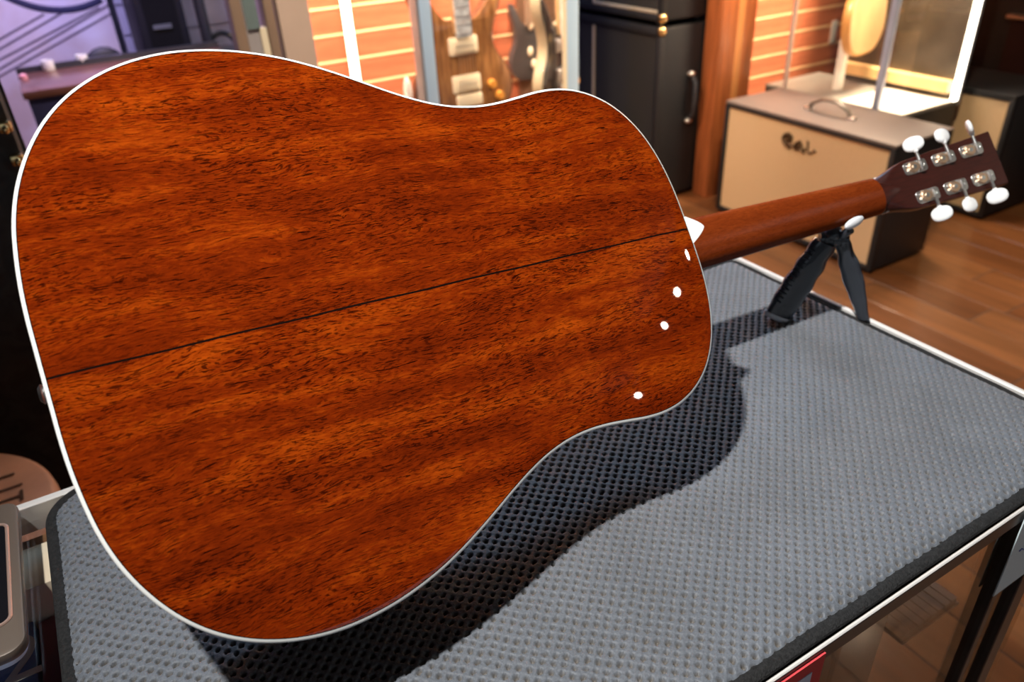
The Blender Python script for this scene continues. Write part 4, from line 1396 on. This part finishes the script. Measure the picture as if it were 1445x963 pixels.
column('timber_upright', 331, 347, 2.30, TAN, 'upright brown timber beside the purple wall', 'timber')
gp_ = empty('notice_board', (0.56, 2.3, 0), 'grey standing board with a teal sheet beside the beige cabinet side', 'board')
a, b = ony(348, 40, 2.30), ony(366, 40, 2.30)
keep(G().mm(np.array([a[0], 2.308, 0]), np.array([b[0], 2.34, 2.0])).build('panel', material('grey_board', (0.40, 0.37, 0.37), 0.6)), gp_)
za = ony(352, 42, 2.30)
keep(G().mm(np.array([a[0] + 0.003, 2.30, za[2]]), np.array([b[0] + 0.003, 2.308, 1.4])).build('teal_sheet', material('teal_sheet', (0.16, 0.22, 0.22), 0.7)), gp_)
c_ = ony(376, 40, 2.30)
keep(G().mm(np.array([b[0] + 0.001, 2.30, 0]), np.array([c_[0], 2.33, za[2]])).build('cream_bar', CREAM), gp_)
column('brown_pilaster', 378, 391, 2.30, TAN, 'wide brown pilaster beside the beige cabinet side', 'pilaster')

# black tooled guitar case standing upright behind the counter
def case_material():
    m = bpy.data.materials.new('tooled_black_tolex')
    m.use_nodes = True
    nt = m.node_tree
    b = nt.nodes['Principled BSDF']
    tc = nt.nodes.new('ShaderNodeTexCoord')
    vo = nt.nodes.new('ShaderNodeTexNoise')
    vo.inputs['Scale'].default_value = 16
    vo.inputs['Distortion'].default_value = 2.5
    nt.links.new(tc.outputs['Object'], vo.inputs['Vector'])
    cr = nt.nodes.new('ShaderNodeValToRGB')
    cr.color_ramp.elements[0].position = 0.42
    cr.color_ramp.elements[0].color = (0.010, 0.010, 0.011, 1)
    cr.color_ramp.elements[1].position = 0.62
    cr.color_ramp.elements[1].color = (0.022, 0.023, 0.024, 1)
    nt.links.new(vo.outputs[0], cr.inputs[0])
    nt.links.new(cr.outputs[0], b.inputs['Base Color'])
    b.inputs['Roughness'].default_value = 0.55
    bp = nt.nodes.new('ShaderNodeBump')
    bp.inputs['Strength'].default_value = 0.5
    bp.inputs['Distance'].default_value = 0.004
    nt.links.new(vo.outputs[0], bp.inputs['Height'])
    nt.links.new(bp.outputs[0], b.inputs['Normal'])
    return m


CASEM = case_material()
gc = empty('guitar_case', (-0.3, 1.5, 0), 'black tooled guitar case with gold latches standing upright behind the stool', 'case')
kg = lambda g, nm, m, **kw: keep(g.build(nm, m, **kw), gc)
m_xz = Matrix(((1, 0, 0), (0, 0, -1), (0, 1, 0)))
q = ony(35, 190, 1.42)
cxr = q[0]
kg(G().prism(rrect(cxr - 0.46, cxr - 0.012, 0.0, 1.32, 0.05), 0.065, m_xz, (0, 1.49, 0)), 'lid', CASEM, bevel=0.012)
kg(G().prism(rrect(cxr - 0.46, cxr - 0.012, 0.0, 1.32, 0.05), 0.065, m_xz, (0, 1.565, 0)), 'lower_shell', CASEM, bevel=0.012)
kg(G().prism(rrect(cxr - 0.462, cxr - 0.008, 0.0, 1.322, 0.05), 0.014, m_xz, (0, 1.50, 0)), 'valance', material('olive_black_valance', (0.03, 0.032, 0.026), 0.5))
for px, py in ((20, 226), (2, 180)):
    q = ony(px, py, 1.42)
    zq = q[2]
    kg(G().mm(np.array([cxr - 0.032, 1.414, zq - 0.009]), np.array([cxr - 0.012, 1.426, zq + 0.009])), 'latch', GOLD, bevel=0.004)
    kg(G().ellipsoid((cxr - 0.022, 1.412, zq - 0.003), (0.005, 0.005, 0.007), 12, 8), 'latch_hasp', GOLD, smooth=True)

# round leather topped stool behind the counter
st = empty('leather_stool', (-0.383, 1.15, 0), 'round tan leather stool with stamped letters behind the counter', 'stool')
ks = lambda g, nm, m, **kw: keep(g.build(nm, m, **kw), st)
LEA = material('tan_leather', (0.55, 0.25, 0.13), 0.55, var=0.14, scale=14, bump=0.15, bscale=120)
ks(G().lathe([(0.195, 0.0), (0.208, 0.006), (0.213, 0.02), (0.211, 0.036), (0.203, 0.044), (0.06, 0.046), (0.001, 0.046)], (-0.383, 1.15, 0.556), 64), 'seat', LEA, smooth=True, angle=50)
for i in range(4):
    a = PI / 4 + i * PI / 2
    ks(G().cyl((-0.383 + 0.19 * math.cos(a), 1.15 + 0.19 * math.sin(a), 0), (-0.383 + 0.13 * math.cos(a), 1.15 + 0.13 * math.sin(a), 0.56), 0.014, 12), 'leg', material('stool_leg_wood', (0.12, 0.06, 0.03), 0.5), smooth=True)
ks(G().tube([(-0.383 + 0.168 * math.cos(a), 1.15 + 0.168 * math.sin(a), 0.2) for a in np.linspace(0, 2 * PI, 33)], 0.009, 8, cap=False), 'foot_ring', NICKEL, smooth=True)
STAMP = material('dark_leather_stamp', (0.13, 0.055, 0.028), 0.6)
lz = 0.6022
qs = [onz(6, 676, lz), onz(17, 688, lz), onz(18, 703, lz)]
rot = Matrix.Rotation(-PI / 2, 4, 'Z')
for s_, q in zip('LIT', qs):
    text_mesh('stamped_letter', s_, 0.048, STAMP, Matrix.Translation((q[0] - 0.004, q[1], lz)) @ rot, st)

scr = empty('reflection_screen', (4.2, -2.8, 0), 'added unseen slatted screen for warm reflections in the guitar lacquer', 'screen')
SLAT = material('honey_slat', (0.62, 0.36, 0.16), 0.5, var=0.15, scale=4, stretch=(6, 6, 1))  # slats added out of view to mirror warmly in the guitar's rim
for i in range(9):
    keep(G().mm(np.array([4.2, -3.7 + i * 0.2, 0.0]), np.array([4.24, -3.56 + i * 0.2, 2.9])).build('slat', SLAT), scr)
keep(G().mm(np.array([4.24, -3.7, 1.4]), np.array([4.27, -1.95, 1.5])).build('cross_bar', SLAT), scr)

# ================================================================== CEILING SPOT FIXTURES (their lenses mirror in the lacquer)
SPOTM = material('black_spot_can', (0.02, 0.02, 0.02), 0.5)
tr = G().tube([(3.44, -1.1, 2.98), (3.22, -1.78, 2.98), (3.05, -3.2, 2.98)], 0.02, 8).build('light_track', SPOTM)
tag(tr, 'black ceiling light track over the shop floor', 'light track')
for i, (x, y, z) in enumerate(((3.40, -1.30, 2.86), (3.25, -1.62, 2.86), (3.18, -1.96, 2.86), (3.07, -2.98, 2.86))):
    s = empty('track_spotlight', (x, y, z), 'black track spotlight with bright round lens on the ceiling track', 'spotlight', 'spotlights on the ceiling track')
    d = (Vector((0.4, 0.45, 1.0)) - Vector((x, y, z))).normalized()
    G().tube([tuple(-d * 0.11), tuple(-d * 0.10), tuple(d * 0.002)], [0.02, 0.034, 0.036], 20).build('can', SPOTM, s, smooth=True)
    G().tube([tuple(d * 0.002), tuple(d * 0.005)], [0.026, 0.026], 20).build('lens', LAMPGLOW, s)
    G().cyl(tuple(-d * 0.06), (0, 0, 0.10), 0.008, 8).build('bracket', SPOTM, s)
    lamp('track_spot_offscreen', 'SPOT', (x, y, z - 0.05), (x - 0.4, y, 0.0), 75, (1.0, 0.72, 0.45), spot_size=math.radians(80), spot_blend=0.6, shadow_soft_size=0.03)
s = empty('track_spotlight', (-0.44, 0.33, 2.91), 'black ceiling spotlight directly above the counter mat', 'spotlight')
G().tube([(0, 0, 0.05), (0, 0, 0.0), (0, 0, -0.01)], [0.05, 0.06, 0.062], 20).build('can', SPOTM, s, smooth=True)
